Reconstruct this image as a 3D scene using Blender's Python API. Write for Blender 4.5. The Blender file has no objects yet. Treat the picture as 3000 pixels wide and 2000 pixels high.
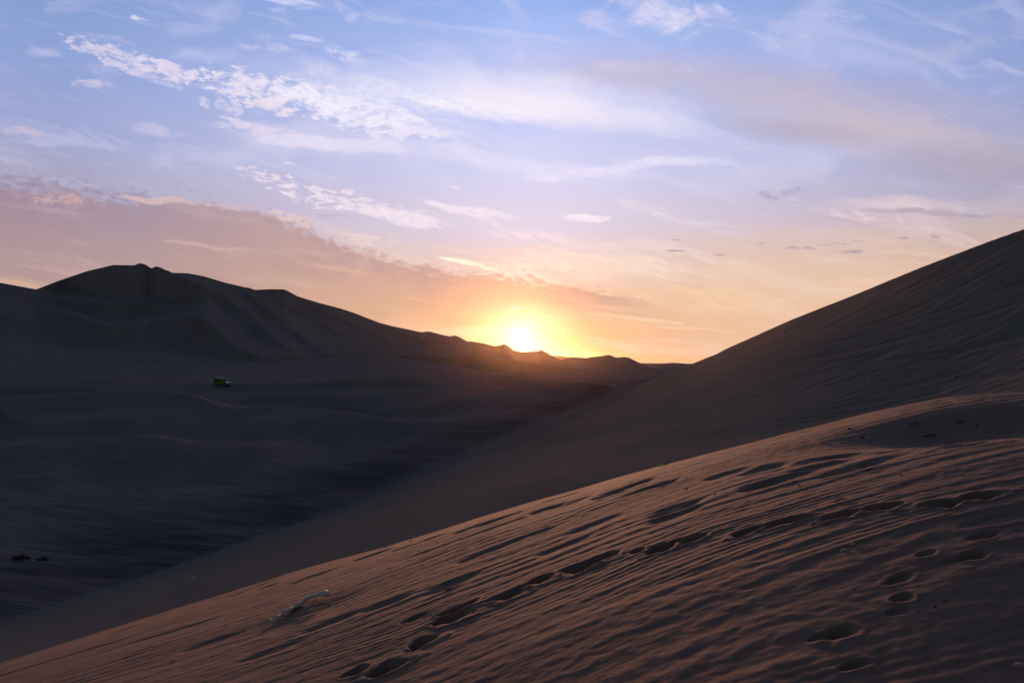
import bpy, bmesh, math, random
import numpy as np
from mathutils import Vector, Matrix, noise as mnoise

sc = bpy.context.scene
R = math.radians

# ------------------------------------------------------------------ camera
HOR = 1067.0                       # eye level, in rows of the 3000 x 2000 photograph
cam_d = bpy.data.cameras.new('camera')
cam = bpy.data.objects.new('camera', cam_d)
sc.collection.objects.link(cam)
sc.camera = cam
cam_d.lens = 24.0
cam_d.sensor_width = 36.0
cam_d.shift_y = (HOR - 1000.0) / 3000.0
cam_d.clip_start = 0.05
cam_d.clip_end = 20000.0
cam.location = (0, 0, 0)
cam.rotation_euler = (R(90), 0, 0)
sc.view_settings.view_transform = 'Standard'
sc.view_settings.look = 'None'
sc.view_settings.exposure = 0.0
sc.view_settings.gamma = 1.0
sc.cycles.use_denoising = True
sc.cycles.max_bounces = 4
sc.cycles.volume_bounces = 0
sc.cycles.sample_clamp_indirect = 4.0

SUN_PX, SUN_PY = 1526.0, 990.0
sun_dir = Vector(((SUN_PX - 1500) / 2000, 1.0, (HOR - SUN_PY) / 2000)).normalized()
SUN_EL = math.asin(sun_dir.z)
SUN_AZ = math.atan2(sun_dir.x, sun_dir.y)

SKY_STRENGTH = 0.12
SUN_STRENGTH = 4.2
HAZE_DENSITY = 0.000015

# ------------------------------------------------------------------ sky
def srgb(r, g, b):
    def f(c):
        c = c / 255.0
        return c / 12.92 if c <= 0.04045 else ((c + 0.055) / 1.055) ** 2.4
    return (f(r), f(g), f(b), 1.0)

world = bpy.data.worlds.new("World")
sc.world = world
world.use_nodes = True
NT = world.node_tree
NT.nodes.clear()

class N:
    """small helper for writing node maths"""
    def __init__(s, nt): s.nt = nt
    def new(s, t, **kw):
        n = s.nt.nodes.new(t)
        for k, v in kw.items(): setattr(n, k, v)
        return n
    def link(s, a, b): s.nt.links.new(a, b)
    def put(s, sock, v):
        if hasattr(v, 'is_output'): s.link(v, sock)
        else: sock.default_value = v
    def m(s, op, a, b=None, c=None, clamp=False):
        n = s.new('ShaderNodeMath', operation=op, use_clamp=clamp)
        s.put(n.inputs[0], a)
        if b is not None: s.put(n.inputs[1], b)
        if c is not None: s.put(n.inputs[2], c)
        return n.outputs[0]
    def step(s, v, lo, hi, a=0.0, b=1.0):
        n = s.new('ShaderNodeMapRange', interpolation_type='SMOOTHSTEP')
        s.put(n.inputs[0], v); n.inputs[1].default_value = lo; n.inputs[2].default_value = hi
        n.inputs[3].default_value = a; n.inputs[4].default_value = b
        return n.outputs[0]
    def lin(s, v, lo, hi, a=0.0, b=1.0):
        n = s.new('ShaderNodeMapRange', interpolation_type='LINEAR')
        s.put(n.inputs[0], v); n.inputs[1].default_value = lo; n.inputs[2].default_value = hi
        n.inputs[3].default_value = a; n.inputs[4].default_value = b
        return n.outputs[0]
    def ramp(s, v, stops, interp='EASE'):
        n = s.new('ShaderNodeValToRGB')
        cr = n.color_ramp; cr.interpolation = interp
        while len(cr.elements) > 1: cr.elements.remove(cr.elements[-1])
        cr.elements[0].position = stops[0][0]; cr.elements[0].color = stops[0][1]
        for p, c in stops[1:]:
            e = cr.elements.new(p); e.color = c
        s.put(n.inputs[0], v)
        return n.outputs[0]
    def mix(s, f, a, b, mode='MIX'):
        n = s.new('ShaderNodeMix', data_type='RGBA', blend_type=mode)
        s.put(n.inputs[0], f); s.put(n.inputs[6], a); s.put(n.inputs[7], b)
        return n.outputs[2]
    def noise(s, vec, scale, detail=4, rough=0.55, dist=0.0, lac=2.0):
        n = s.new('ShaderNodeTexNoise', noise_dimensions='2D')
        s.link(vec, n.inputs['Vector'])
        n.inputs['Scale'].default_value = scale; n.inputs['Detail'].default_value = detail
        n.inputs['Roughness'].default_value = rough; n.inputs['Distortion'].default_value = dist
        n.inputs['Lacunarity'].default_value = lac
        return n.outputs[0]
    def mapping(s, vec, loc=(0, 0, 0), rot=0.0, scale=(1, 1, 1), kind='TEXTURE'):
        n = s.new('ShaderNodeMapping', vector_type=kind)
        s.link(vec, n.inputs[0])
        n.inputs[1].default_value = loc; n.inputs[2].default_value = (0, 0, rot); n.inputs[3].default_value = scale
        return n.outputs[0]

def build_sky():
    n = N(NT)
    tc = n.new('ShaderNodeTexCoord')
    D = tc.outputs['Generated']
    sep = n.new('ShaderNodeSeparateXYZ'); n.link(D, sep.inputs[0])
    X, Y, Z = sep.outputs
    ys = n.m('MAXIMUM', Y, 0.03)
    ux = n.m('DIVIDE', X, ys)
    vz = n.m('DIVIDE', Z, ys)
    # cloud sheet coordinates: thousandths of the sheet, east-west and down from the zenith side
    px = n.m('MULTIPLY_ADD', ux, 2.0, 1.5)
    py = n.m('MULTIPLY_ADD', vz, -2.0, HOR / 1000)
    comb = n.new('ShaderNodeCombineXYZ'); n.link(px, comb.inputs[0]); n.link(py, comb.inputs[1])
    P0 = comb.outputs[0]
    # gentle domain warp
    wn = n.new('ShaderNodeTexNoise', noise_dimensions='2D')
    n.link(P0, wn.inputs['Vector']); wn.inputs['Scale'].default_value = 3.0; wn.inputs['Detail'].default_value = 3
    vs = n.new('ShaderNodeVectorMath', operation='MULTIPLY_ADD')
    n.link(wn.outputs['Color'], vs.inputs[0]); vs.inputs[1].default_value = (0.12, 0.06, 0); n.link(P0, vs.inputs[2])
    sb = n.new('ShaderNodeVectorMath', operation='SUBTRACT'); n.link(vs.outputs[0], sb.inputs[0]); sb.inputs[1].default_value = (0.06, 0.03, 0)
    P = sb.outputs[0]
    puff = n.noise(n.mapping(P, rot=R(14), scale=(1.8, 1, 1)), 30, 8, 0.68, 0.3)
    streak = n.noise(n.mapping(P, rot=R(13), scale=(6.0, 1, 1)), 16, 9, 0.68, 0.5)
    wisp = n.noise(n.mapping(P, rot=R(10), scale=(2.2, 1, 1)), 5, 7, 0.6, 0.6)
    wisp2 = n.noise(n.mapping(P, loc=(5, 3, 0), rot=R(-25), scale=(2.4, 1, 1)), 7, 7, 0.62, 0.5)
    rip = n.noise(n.mapping(P, rot=R(6), scale=(2.8, 1, 1)), 60, 3, 0.6, 0.2)
    cells = n.m('MULTIPLY_ADD', rip, 0.45, n.m('MULTIPLY', puff, 0.6))
    fine = n.noise(n.mapping(P, rot=R(12), scale=(2.0, 1, 1)), 75, 5, 0.65, 0.4)
    inner = n.lin(fine, .30, .62, .55, 1.08)
    fields = dict(puff=puff, streak=streak, wisp=wisp, wisp2=wisp2, rip=rip, cells=cells)

    # base gradient by height above the horizon, in the middle and to the sides
    tane = n.m('DIVIDE', vz, n.m('SQRT', n.m('MULTIPLY_ADD', ux, ux, 1.0)))
    t = n.m('MULTIPLY', tane, 1.6667, clamp=True)           # 0 .. 0.6
    def st(py): return max(0.0, min(1.0, (HOR - py) / 2000 / 0.6))
    mid = n.ramp(t, [(0.0, srgb(238, 172, 118)), (st(1000), srgb(242, 180, 128)), (st(900), srgb(242, 194, 155)),
                     (st(800), srgb(240, 208, 195)), (st(650), srgb(228, 214, 233)), (st(480), srgb(214, 213, 246)),
                     (st(300), srgb(196, 204, 250)), (st(150), srgb(176, 194, 246)), (st(0), srgb(154, 181, 240)), (1.0, srgb(130, 156, 225))])
    side = n.ramp(t, [(0.0, srgb(205, 165, 140)), (st(950), srgb(214, 172, 145)), (st(850), srgb(206, 174, 155)),
                      (st(750), srgb(190, 170, 172)), (st(620), srgb(170, 167, 196)), (st(480), srgb(158, 168, 211)),
                      (st(300), srgb(142, 163, 214)), (st(100), srgb(130, 156, 210)), (1.0, srgb(102, 126, 188))])
    az = n.m('ARCTAN2', X, Y)
    daz = n.m('ABSOLUTE', n.m('SUBTRACT', az, SUN_AZ + 0.02))
    fs = n.lin(daz, 0.03, 0.62)
    base = n.mix(fs, mid, side)
    # right half is a little warmer low down
    fr = n.m('MULTIPLY', n.step(px, 1.5, 2.3), n.step(py, 0.55, 0.9))
    base = n.mix(n.m('MULTIPLY', fr, 0.55), base, srgb(244, 206, 176))

    col = base
    cnt = [0]
    def chain():
        # order the evaluation so that only a few masks are held at a time
        nonlocal P
        q = n.new('ShaderNodeVectorMath', operation='MULTIPLY_ADD')
        n.link(col, q.inputs[0]); q.inputs[1].default_value = (1e-7, 1e-7, 1e-7); n.link(P, q.inputs[2])
        P = q.outputs[0]
    def patch(cx, cy, hl, hw, ang, field, color, op, cut=0.0, soft=0.35, amp=1.2):
        nonlocal col
        cnt[0] += 1
        if cnt[0] % 4 == 1: chain()
        v = n.mapping(P, loc=(cx / 1000, cy / 1000, 0), rot=R(ang), scale=(hl / 1000, hw / 1000, 1))
        ln = n.new('ShaderNodeVectorMath', operation='DOT_PRODUCT'); n.link(v, ln.inputs[0]); n.link(v, ln.inputs[1])
        r2 = ln.outputs['Value']
        a = n.m('SUBTRACT', 0.62, n.m('MULTIPLY', r2, 0.62))
        b = n.m('MULTIPLY_ADD', n.m('SUBTRACT', fields[field], 0.5), amp * 2.2, a)
        if field in ('cells', 'puff', 'rip', 'wisp2'):
            cut, soft = cut - .13, soft * 1.9
        elif field == 'streak': cut, soft = cut - .10, soft * 1.3
        mk = n.step(b, cut, cut + soft, 0.0, op)
        if op > .6 and field != 'wisp': mk = n.m('MULTIPLY', mk, inner)
        # keep it inside the ellipse
        mk = n.m('MULTIPLY', mk, n.step(r2, 0.7, 1.5, 1.0, 0.0))
        col = n.mix(mk, col, color)
    W = srgb
    chain()
    hi = n.m('MULTIPLY', n.step(py, .80, .50), n.step(px, -.4, .2))
    col = n.mix(n.m('MULTIPLY', n.m('MULTIPLY', n.step(streak, .50, .72), hi), .30), col, W(226, 220, 244))
    col = n.mix(n.m('MULTIPLY', n.m('MULTIPLY', n.step(wisp, .48, .74), hi), .34), col, W(222, 216, 242))
    col = n.mix(n.m('MULTIPLY', n.m('MULTIPLY', n.step(n.noise(n.mapping(P, loc=(1, 2, 0), rot=R(5), scale=(9, 1, 1)), 22, 7, .65, .3), .46, .68), n.step(py, .62, .80)), .40), col, W(250, 218, 200))
    # ---- broad soft veils
    patch(1950, 240, 900, 130, 6, 'wisp', W(206, 198, 224), .6, .05, .8, .3)
    patch(1500, 270, 720, 95, 6, 'wisp', W(238, 232, 253), .85, .05, .8, .25)
    patch(1680, 330, 520, 70, 9, 'wisp', W(252, 240, 250), .85, .10, .7, .25)
    patch(1150, 300, 420, 95, 14, 'streak', W(240, 236, 254), .75, .15, .6, .5)
    patch(2450, 300, 900, 130, 8, 'wisp', W(184, 173, 198), .85, .05, .8, .25)
    patch(2350, 320, 700, 105, 8, 'wisp', W(212, 199, 212), .70, .15, .8, .3)
    patch(2750, 420, 680, 105, 8, 'wisp', W(202, 188, 198), .75, .10, .8, .3)
    patch(2330, 375, 330, 55, 6, 'wisp', W(184, 172, 192), .75, .05, .8, .3)
    patch(2900, 480, 500, 100, 0, 'wisp', W(172, 162, 182), .7, .10, .8, .3)
    patch(1450, 470, 700, 36, 7, 'streak', W(238, 230, 252), .75, .12, .6, .5)
    patch(1800, 495, 380, 22, -4, 'streak', W(240, 232, 252), .7, .10, .6, .5)
    patch(900, 400, 420, 60, 8, 'wisp', W(214, 210, 240), .55, .1, .7, .4)
    patch(1350, 160, 500, 60, 5, 'wisp', W(205, 210, 248), .5, .2, .7, .6)
    patch(750, 190, 500, 45, 7, 'wisp', W(180, 192, 236), .5, .2, .7, .6)
    patch(2150, 170, 500, 50, 0, 'wisp2', W(186, 182, 222), .5, .2, .7, .5)
    # ---- cirrus and puffs, upper part
    patch(360, 175, 220, 42, 17, 'cells', W(214, 208, 233), .95, .36, .25, 1.3)
    patch(500, 205, 120, 28, 14, 'cells', W(226, 217, 238), .95, .28, .25, 1.3)
    patch(760, 255, 250, 52, 11, 'cells', W(234, 226, 243), .95, .34, .25, 1.4)
    patch(950, 290, 230, 60, 12, 'cells', W(244, 238, 254), .9, .26, .35, 1.0)
    patch(800, 300, 140, 28, 12, 'cells', W(238, 226, 240), .9, .32, .25, 1.4)
    patch(1150, 380, 160, 50, 8, 'cells', W(240, 232, 250), .95, .34, .25, 1.4)
    patch(870, 395, 200, 40, 12, 'cells', W(232, 220, 240), .85, .34, .4, 1.0)
    patch(1000, 420, 260, 30, 6, 'wisp', W(232, 226, 248), .7, .25, .5, .8)
    patch(290, 257, 90, 19, 2, 'puff', W(208, 202, 228), .95, .30, .3, .9)
    patch(120, 155, 90, 26, 12, 'wisp', W(182, 188, 226), .8, .30, .4, .9)
    patch(190, 205, 130, 30, 8, 'wisp', W(172, 182, 222), .6, .25, .5, .8)
    patch(490, 245, 75, 11, 12, 'puff', W(214, 210, 238), .9, .30, .3, .9)
    patch(55, 385, 75, 18, 12, 'puff', W(206, 192, 212), .95, .34, .3, .9)
    patch(450, 372, 120, 26, 10, 'wisp2', W(202, 198, 230), .85, .36, .35, 1.0)
    patch(640, 165, 160, 30, 4, 'wisp2', W(200, 204, 240), .7, .34, .4, 1.1)
    patch(780, 150, 130, 18, 2, 'streak', W(206, 208, 242), .7, .30, .4, 1.1)
    patch(690, 265, 170, 40, 10, 'wisp2', W(205, 205, 238), .5, .34, .4, 1.1)
    patch(1020, 240, 200, 60, 22, 'wisp2', W(232, 228, 250), .8, .30, .5, 1.1)
    patch(1060, 330, 200, 50, 12, 'cells', W(244, 238, 254), .9, .30, .35, 1.3)
    patch(1240, 390, 120, 30, 8, 'puff', W(238, 230, 250), .8, .34, .35, 1.2)
    patch(740, 360, 130, 30, 12, 'cells', W(226, 216, 240), .95, .30, .3, 1.2)
    patch(650, 300, 110, 22, 14, 'puff', W(222, 214, 240), .85, .34, .3, 1.2)
    patch(1420, 330, 300, 40, 8, 'streak', W(250, 242, 253), .8, .20, .5, .9)
    patch(1450, 60, 160, 40, 10, 'wisp2', W(178, 196, 248), .6, .34, .5, 1.1)
    patch(2110, 20, 60, 20, 20, 'puff', W(222, 216, 244), .7, .3, .4, 1.0)
    patch(1780, 70, 90, 40, 10, 'wisp2', W(208, 206, 244), .7, .38, .4, 1.3)
    patch(396, 56, 20, 10, 10, 'puff', W(232, 230, 250), .95, .2, .3, .5)
    patch(420, 60, 28, 8, 10, 'puff', W(190, 198, 238), .8, .3, .3, .8)
    patch(900, 35, 190, 34, -6, 'wisp2', W(214, 216, 248), .9, .46, .3, 1.4)
    patch(830, 5, 120, 22, 4, 'streak', W(214, 216, 248), .8, .40, .3, 1.2)
    patch(1060, 25, 90, 28, -20, 'wisp2', W(214, 216, 248), .9, .42, .3, 1.4)
    patch(900, 115, 60, 14, 10, 'wisp2', W(216, 218, 250), .7, .3, .3, 1.0)
    patch(1010, 160, 90, 30, 20, 'cells', W(222, 222, 250), .8, .34, .4, 1.2)
    patch(540, 85, 110, 24, 8, 'wisp', W(172, 184, 232), .7, .28, .4, .9)
    patch(1950, 60, 170, 66, 22, 'wisp2', W(224, 220, 246), .9, .36, .45, 1.4)
    patch(2050, 40, 80, 34, 25, 'puff', W(234, 224, 246), .7, .3, .5, 1.0)
    patch(1880, 200, 240, 34, 4, 'wisp2', W(214, 204, 226), .6, .38, .4, 1.2)
    patch(2760, 165, 240, 32, -14, 'wisp2', W(182, 184, 214), .85, .26, .5, 1.1)
    patch(2900, 110, 160, 46, -18, 'wisp2', W(168, 174, 212), .8, .30, .5, 1.2)
    patch(2780, 160, 270, 44, -17, 'puff', W(186, 188, 218), .8, .24, .6, 1.0)
    patch(2860, 25, 130, 22, -14, 'wisp2', W(170, 180, 220), .8, .42, .4, 1.3)
    # ---- middle band of white mackerel cloud
    patch(830, 530, 130, 34, 14, 'rip', W(232, 216, 230), .9, .46, .25, 2.0)
    patch(1000, 585, 230, 44, 15, 'rip', W(240, 226, 238), .95, .30, .3, 1.5)
    patch(1180, 640, 190, 34, 10, 'streak', W(246, 230, 240), .95, .20, .35, 1.0)
    patch(1420, 625, 170, 20, 6, 'streak', W(248, 232, 244), .95, .20, .4, .9)
    patch(1560, 680, 180, 28, 9, 'streak', W(250, 226, 232), .85, .24, .45, 1.2)
    patch(1380, 665, 330, 40, 10, 'streak', W(246, 228, 238), .75, .30, .5, 1.3)
    patch(1720, 632, 110, 12, 6, 'streak', W(250, 236, 246), .95, .14, .3, .7)
    patch(1960, 640, 260, 30, 14, 'streak', W(236, 220, 234), .7, .25, .5, 1.2)
    patch(1860, 735, 340, 50, 6, 'streak', W(244, 222, 222), .75, .26, .5, 1.4)
    patch(1800, 780, 300, 44, 8, 'streak', W(255, 228, 212), .75, .22, .5, 1.3)
    patch(2200, 800, 500, 70, 4, 'streak', W(240, 210, 192), .6, .30, .6, 1.2)
    patch(2050, 870, 500, 50, 3, 'streak', W(252, 216, 178), .6, .25, .6, 1.2)
    patch(1350, 556, 18, 4, 4, 'puff', W(240, 232, 248), .8, .1, .4, .4)
    patch(875, 477, 26, 5, 0, 'puff', W(236, 226, 246), .9, .1, .4, .4)
    # ---- lens cloud at the right
    patch(2630, 600, 250, 36, 3, 'wisp', W(226, 206, 212), .9, .12, .5, .6)
    patch(2600, 648, 300, 40, 6, 'streak', W(216, 194, 204), .85, .18, .5, 1.0)
    patch(2500, 640, 200, 22, 10, 'puff', W(234, 210, 214), .7, .32, .4, 1.4)
    patch(2750, 700, 260, 30, 8, 'streak', W(224, 202, 202), .7, .25, .5, 1.0)
    patch(2740, 632, 240, 11, 3, 'streak', W(186, 168, 184), .85, .24, .4, 1.2)
    patch(2960, 636, 190, 11, -2, 'streak', W(178, 162, 180), .85, .20, .4, 1.0)
    patch(2480, 655, 110, 8, 12, 'streak', W(196, 176, 190), .8, .25, .4, 1.0)
    patch(2240, 568, 64, 16, 12, 'puff', W(168, 160, 190), .85, .22, .5, .9)
    patch(2320, 562, 70, 16, -2, 'puff', W(172, 162, 190), .85, .26, .4, 1.0)
    patch(2410, 585, 70, 14, 14, 'puff', W(196, 182, 202), .7, .28, .4, 1.0)
    for (cx, cy, hl, hw) in [(2340, 726, 62, 8), (2440, 716, 60, 6), (2480, 738, 62, 7), (2640, 709, 24, 4), (2748, 707, 24, 8),
                             (2090, 751, 22, 6), (1970, 742, 42, 4), (2215, 712, 20, 3), (1975, 712, 22, 3), (2700, 770, 26, 3), (2505, 711, 24, 4)]:
        patch(cx, cy, hl, hw, 0, 'puff', W(176, 156, 166), .85, .26, .4, .9)

    # ---- long dark bank falling from the left towards the sun
    chain()
    sp2 = n.new('ShaderNodeSeparateXYZ'); n.link(P, sp2.inputs[0])
    def topcurve(pts, lo, hi):
        k = n.new('ShaderNodeFloatCurve'); c = k.mapping.curves[0]
        xs = [(a / 3000, b / 1067) for a, b in pts]
        c.points[0].location = xs[0]; c.points[1].location = xs[-1]
        for q in xs[1:-1]: c.points.new(*q)
        k.mapping.update()
        n.link(n.m('DIVIDE', n.m('ADD', px, n.m('MULTIPLY', sp2.outputs[2], 1.0)), 3.0, clamp=True), k.inputs['Value'])
        return n.m('MULTIPLY', k.outputs[0], 1.067)
    top = topcurve([(0, 520), (300, 560), (600, 590), (850, 640), (1000, 705), (1200, 762), (1400, 800), (1600, 824), (1750, 840), (1900, 878), (2010, 912), (2100, 930), (3000, 960)], 0, 1)
    dd = n.m('SUBTRACT', py, top)
    edge_n = n.m('ADD', n.m('MULTIPLY_ADD', n.m('SUBTRACT', cells, 0.52), 0.11, n.m('MULTIPLY', n.m('SUBTRACT', streak, 0.5), 0.13)), n.m('MULTIPLY', n.m('SUBTRACT', fine, 0.5), 0.06))
    dn = n.m('ADD', dd, edge_n)
    bank = n.step(dn, -0.012, 0.034)
    # broken upper fringe on the far left
    fringe = n.m('MULTIPLY', n.step(n.m('ADD', dd, n.m('MULTIPLY', n.m('SUBTRACT', cells, 0.5), 0.42)), -0.02, 0.09), n.step(px, 1.1, 0.2, 0.0, 1.0))
    right_cut = n.m('MULTIPLY', n.step(px, 1.72, 2.06, 1.0, 0.0), 1.0)
    bot = topcurve([(0, 835), (300, 850), (700, 930), (1200, 940), (1600, 912), (1800, 916), (2000, 932), (3000, 935)], 0, 1)
    low = n.step(n.m('ADD', n.m('SUBTRACT', py, bot), n.m('MULTIPLY', n.m('SUBTRACT', streak, 0.5), 0.12)), -0.05, 0.06, 1.0, 0.0)
    bank_m = n.m('MULTIPLY', n.m('MULTIPLY', bank, low), right_cut)
    tcol = n.ramp(n.m('DIVIDE', px, 3.0, clamp=True), [(0.0, srgb(158, 138, 158)), (0.13, srgb(166, 147, 165)), (0.27, srgb(190, 158, 160)),
                    (0.37, srgb(208, 165, 155)), (0.46, srgb(220, 172, 148)), (0.53, srgb(214, 164, 140)), (0.62, srgb(196, 154, 146)), (0.68, srgb(192, 156, 154))], 'LINEAR')
    bcol = n.ramp(n.m('DIVIDE', px, 3.0, clamp=True), [(0.0, srgb(178, 150, 152)), (0.13, srgb(183, 154, 152)), (0.27, srgb(202, 164, 148)),
                    (0.37, srgb(226, 178, 142)), (0.46, srgb(240, 190, 132)), (0.53, srgb(234, 182, 128)), (0.62, srgb(212, 166, 140)), (0.68, srgb(206, 164, 146))], 'LINEAR')
    bankc = n.mix(n.step(dd, 0.0, 0.26), tcol, bcol)
    bankc = n.mix(n.m('MULTIPLY', n.step(streak, 0.48, 0.72), 0.35), bankc, srgb(222, 190, 184))
    bankc = n.mix(n.m('MULTIPLY', n.step(wisp, 0.52, 0.36), 0.28), bankc, srgb(168, 138, 152))
    col = n.mix(n.m('MULTIPLY', bank_m, 0.93), col, bankc)
    col = n.mix(n.m('MULTIPLY', n.m('MULTIPLY', fringe, 0.6), n.step(dd, 0.0, 0.05, 1.0, 0.0)), col, srgb(150, 140, 168))
    # lit rim on top of the bank near the sun
    rim = n.m('MULTIPLY', n.step(dn, -0.055, -0.012), n.step(dn, -0.006, 0.010, 1.0, 0.0))
    rim = n.m('MULTIPLY', rim, n.m('MULTIPLY', n.step(px, 0.75, 1.35), n.step(px, 1.55, 2.0, 1.0, 0.0)))
    rim = n.m('MULTIPLY', rim, n.step(streak, 0.40, 0.62))
    col = n.mix(n.m('MULTIPLY', rim, 0.8), col, srgb(255, 232, 214))
    patch(1350, 770, 80, 9, 9, 'streak', W(255, 248, 225), 1.0, .05, .3, .6)
    patch(1425, 786, 40, 6, 9, 'streak', W(255, 246, 210), 1.0, .10, .3, .6)
    # lighter streaks lying in the bank
    patch(170, 590, 200, 30, 8, 'puff', W(210, 176, 176), .8, .36, .35, 1.4)
    patch(480, 588, 170, 13, 2, 'streak', W(218, 188, 192), .85, .22, .35, .9)
    patch(700, 612, 110, 12, 7, 'rip', W(224, 196, 196), .75, .30, .35, 1.4)
    patch(860, 645, 110, 22, 14, 'rip', W(232, 204, 200), .9, .34, .35, 1.8)
    patch(560, 560, 60, 8, 2, 'puff', W(158, 146, 176), .8, .3, .4, 1.0)
    patch(980, 632, 110, 10, 6, 'puff', W(192, 176, 196), .7, .3, .4, 1.0)
    patch(600, 722, 170, 9, 9, 'streak', W(212, 176, 168), .85, .14, .5, .6)
    patch(960, 790, 130, 13, 9, 'streak', W(224, 182, 160), .8, .16, .5, .7)
    patch(150, 625, 190, 12, 14, 'streak', W(186, 158, 168), .7, .2, .5, .9)
    patch(60, 820, 160, 24, 6, 'streak', W(218, 180, 150), .8, .18, .5, .9)
    patch(1520, 909, 22, 3.5, 5, 'puff', W(255, 252, 235), .9, .05, .4, .3)
    patch(1900, 935, 200, 7, 5, 'streak', W(255, 216, 180), .6, .2, .4, .8)
    patch(2050, 960, 160, 6, 3, 'streak', W(255, 214, 178), .6, .2, .4, .8)
    patch(1200, 880, 90, 8, 3, 'streak', W(242, 192, 150), .6, .2, .4, .8)

    # ---- glow of the air round the low sun
    dt = n.new('ShaderNodeVectorMath', operation='DOT_PRODUCT'); n.link(D, dt.inputs[0]); dt.inputs[1].default_value = sun_dir
    ang = n.m('ARCCOSINE', n.m('MINIMUM', dt.outputs['Value'], 0.999999))
    def glow(k, wid, rgb):
        nonlocal col
        g = n.m('MULTIPLY', n.m('EXPONENT', n.m('DIVIDE', ang, -wid)), k)
        gc = n.new('ShaderNodeVectorMath', operation='SCALE'); gc.inputs[0].default_value = rgb; n.link(g, gc.inputs['Scale'])
        col = n.mix(1.0, col, gc.outputs[0], 'ADD')
    glow(1.5, 0.017, (1.0, 0.88, 0.66))
    glow(0.06, 0.06, (0.9, 0.52, 0.2))

    # ---- the rest of the dome: clear dusk sky, dimming away from the sunset and overhead
    nish = n.new('ShaderNodeTexSky', sky_type='NISHITA', sun_disc=False)
    nish.sun_elevation = SUN_EL
    nish.sun_rotation = SUN_AZ
    nish.air_density = 1.0; nish.dust_density = 1.5; nish.ozone_density = 2.0
    front = n.m('MULTIPLY', n.step(daz, 0.68, 0.92, 1.0, 0.0), n.step(n.m('ARCSINE', Z), 0.50, 0.60, 1.0, 0.0))
    below = n.step(Z, -0.06, -0.01)
    front = n.m('MULTIPLY', front, below)
    bgN = n.new('ShaderNodeBackground'); n.link(nish.outputs[0], bgN.inputs[0]); bgN.inputs[1].default_value = SKY_STRENGTH
    bgC = n.new('ShaderNodeBackground'); n.link(col, bgC.inputs[0]); bgC.inputs[1].default_value = 1.0
    mx = n.new('ShaderNodeMixShader'); n.link(front, mx.inputs[0]); n.link(bgN.outputs[0], mx.inputs[1]); n.link(bgC.outputs[0], mx.inputs[2])
    out = n.new('ShaderNodeOutputWorld'); n.link(mx.outputs[0], out.inputs[0])
build_sky()
world.cycles.sampling_method = 'MANUAL'
world.cycles.sample_map_resolution = 1024

sun_l = bpy.data.lights.new('sun', 'SUN')
sun_l.energy = SUN_STRENGTH
sun_l.angle = R(5.5)
sun_l.color = (1.0, 0.46, 0.24)
sun_o = bpy.data.objects.new('sun', sun_l)
sc.collection.objects.link(sun_o)
sun_o.rotation_euler = sun_dir.to_track_quat('Z', 'Y').to_euler()

# ------------------------------------------------------------------ numeric helpers
def smooth(a, b, x):
    t = np.clip((x - a) / (b - a), 0, 1)
    return t * t * (3 - 2 * t)
_rng = np.random.RandomState(7)
_perm = _rng.permutation(512)
_perm = np.concatenate([_perm, _perm, _perm])
_ga = _rng.rand(512) * 2 * np.pi
def pn(x, y, seed=0):
    """2-D gradient noise, about -1 .. 1"""
    x = np.asarray(x, float) + seed * 17.31; y = np.asarray(y, float) - seed * 9.17
    xi = np.floor(x).astype(int); yi = np.floor(y).astype(int)
    xf = x - xi; yf = y - yi
    u = xf * xf * xf * (xf * (xf * 6 - 15) + 10); v = yf * yf * yf * (yf * (yf * 6 - 15) + 10)
    def g(ix, iy, dx, dy):
        h = _ga[_perm[(_perm[ix % 512] + iy) % 512]]
        return np.cos(h) * dx + np.sin(h) * dy
    a = g(xi, yi, xf, yf); b = g(xi + 1, yi, xf - 1, yf)
    c = g(xi, yi + 1, xf, yf - 1); d = g(xi + 1, yi + 1, xf - 1, yf - 1)
    return ((a * (1 - u) + b * u) * (1 - v) + (c * (1 - u) + d * u) * v) * 1.5
def fbm(x, y, o=4, seed=0, r=0.5):
    s = 0; a = 1; f = 1
    for i in range(o):
        s = s + a * pn(x * f, y * f, seed + i); a *= r; f *= 2.03
    return s
def PX(px): return (px - 1500.0) / 2000.0
def PY(py): return (py - HOR) / 2000.0
def interp_px(tab):
    t = np.array(tab, float)
    return lambda u: np.interp(u, PX(t[:, 0]), t[:, 1])
def smooth_tab(tab, val=lambda v: v, w=0.0, n=4001, lo=-1.8, hi=1.8):
    t = np.array(tab, float)
    us = np.linspace(lo, hi, n)
    ys = np.interp(us, PX(t[:, 0]), val(t[:, 1]))
    k = int(w / (us[1] - us[0]))
    if k > 1:
        ker = np.hanning(2 * k + 3)[1:-1]; ker /= ker.sum()
        pad = len(ker) // 2
        ys = np.convolve(np.pad(ys, pad, mode='edge'), ker, 'valid')
    return lambda u: np.interp(u, us, ys)

def grid_object(name, X, Y, Z, mat, smooth_shade=True):
    nr, ncol = X.shape
    me = bpy.data.meshes.new(name)
    co = np.stack([X, Y, Z], -1).reshape(-1, 3).astype(np.float32)
    i = np.arange(nr * ncol).reshape(nr, ncol)
    f = np.stack([i[:-1, :-1], i[:-1, 1:], i[1:, 1:], i[1:, :-1]], -1).reshape(-1, 4)
    me.vertices.add(len(co)); me.vertices.foreach_set('co', co.ravel())
    me.loops.add(f.size); me.loops.foreach_set('vertex_index', f.ravel().astype(np.int32))
    me.polygons.add(len(f)); me.polygons.foreach_set('loop_start', (np.arange(len(f)) * 4).astype(np.int32))
    me.polygons.foreach_set('use_smooth', np.ones(len(f), bool))
    me.update(calc_edges=True)
    me.materials.append(mat)
    o = bpy.data.objects.new(name, me); sc.collection.objects.link(o)
    o['kind'] = 'structure'
    return o

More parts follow.
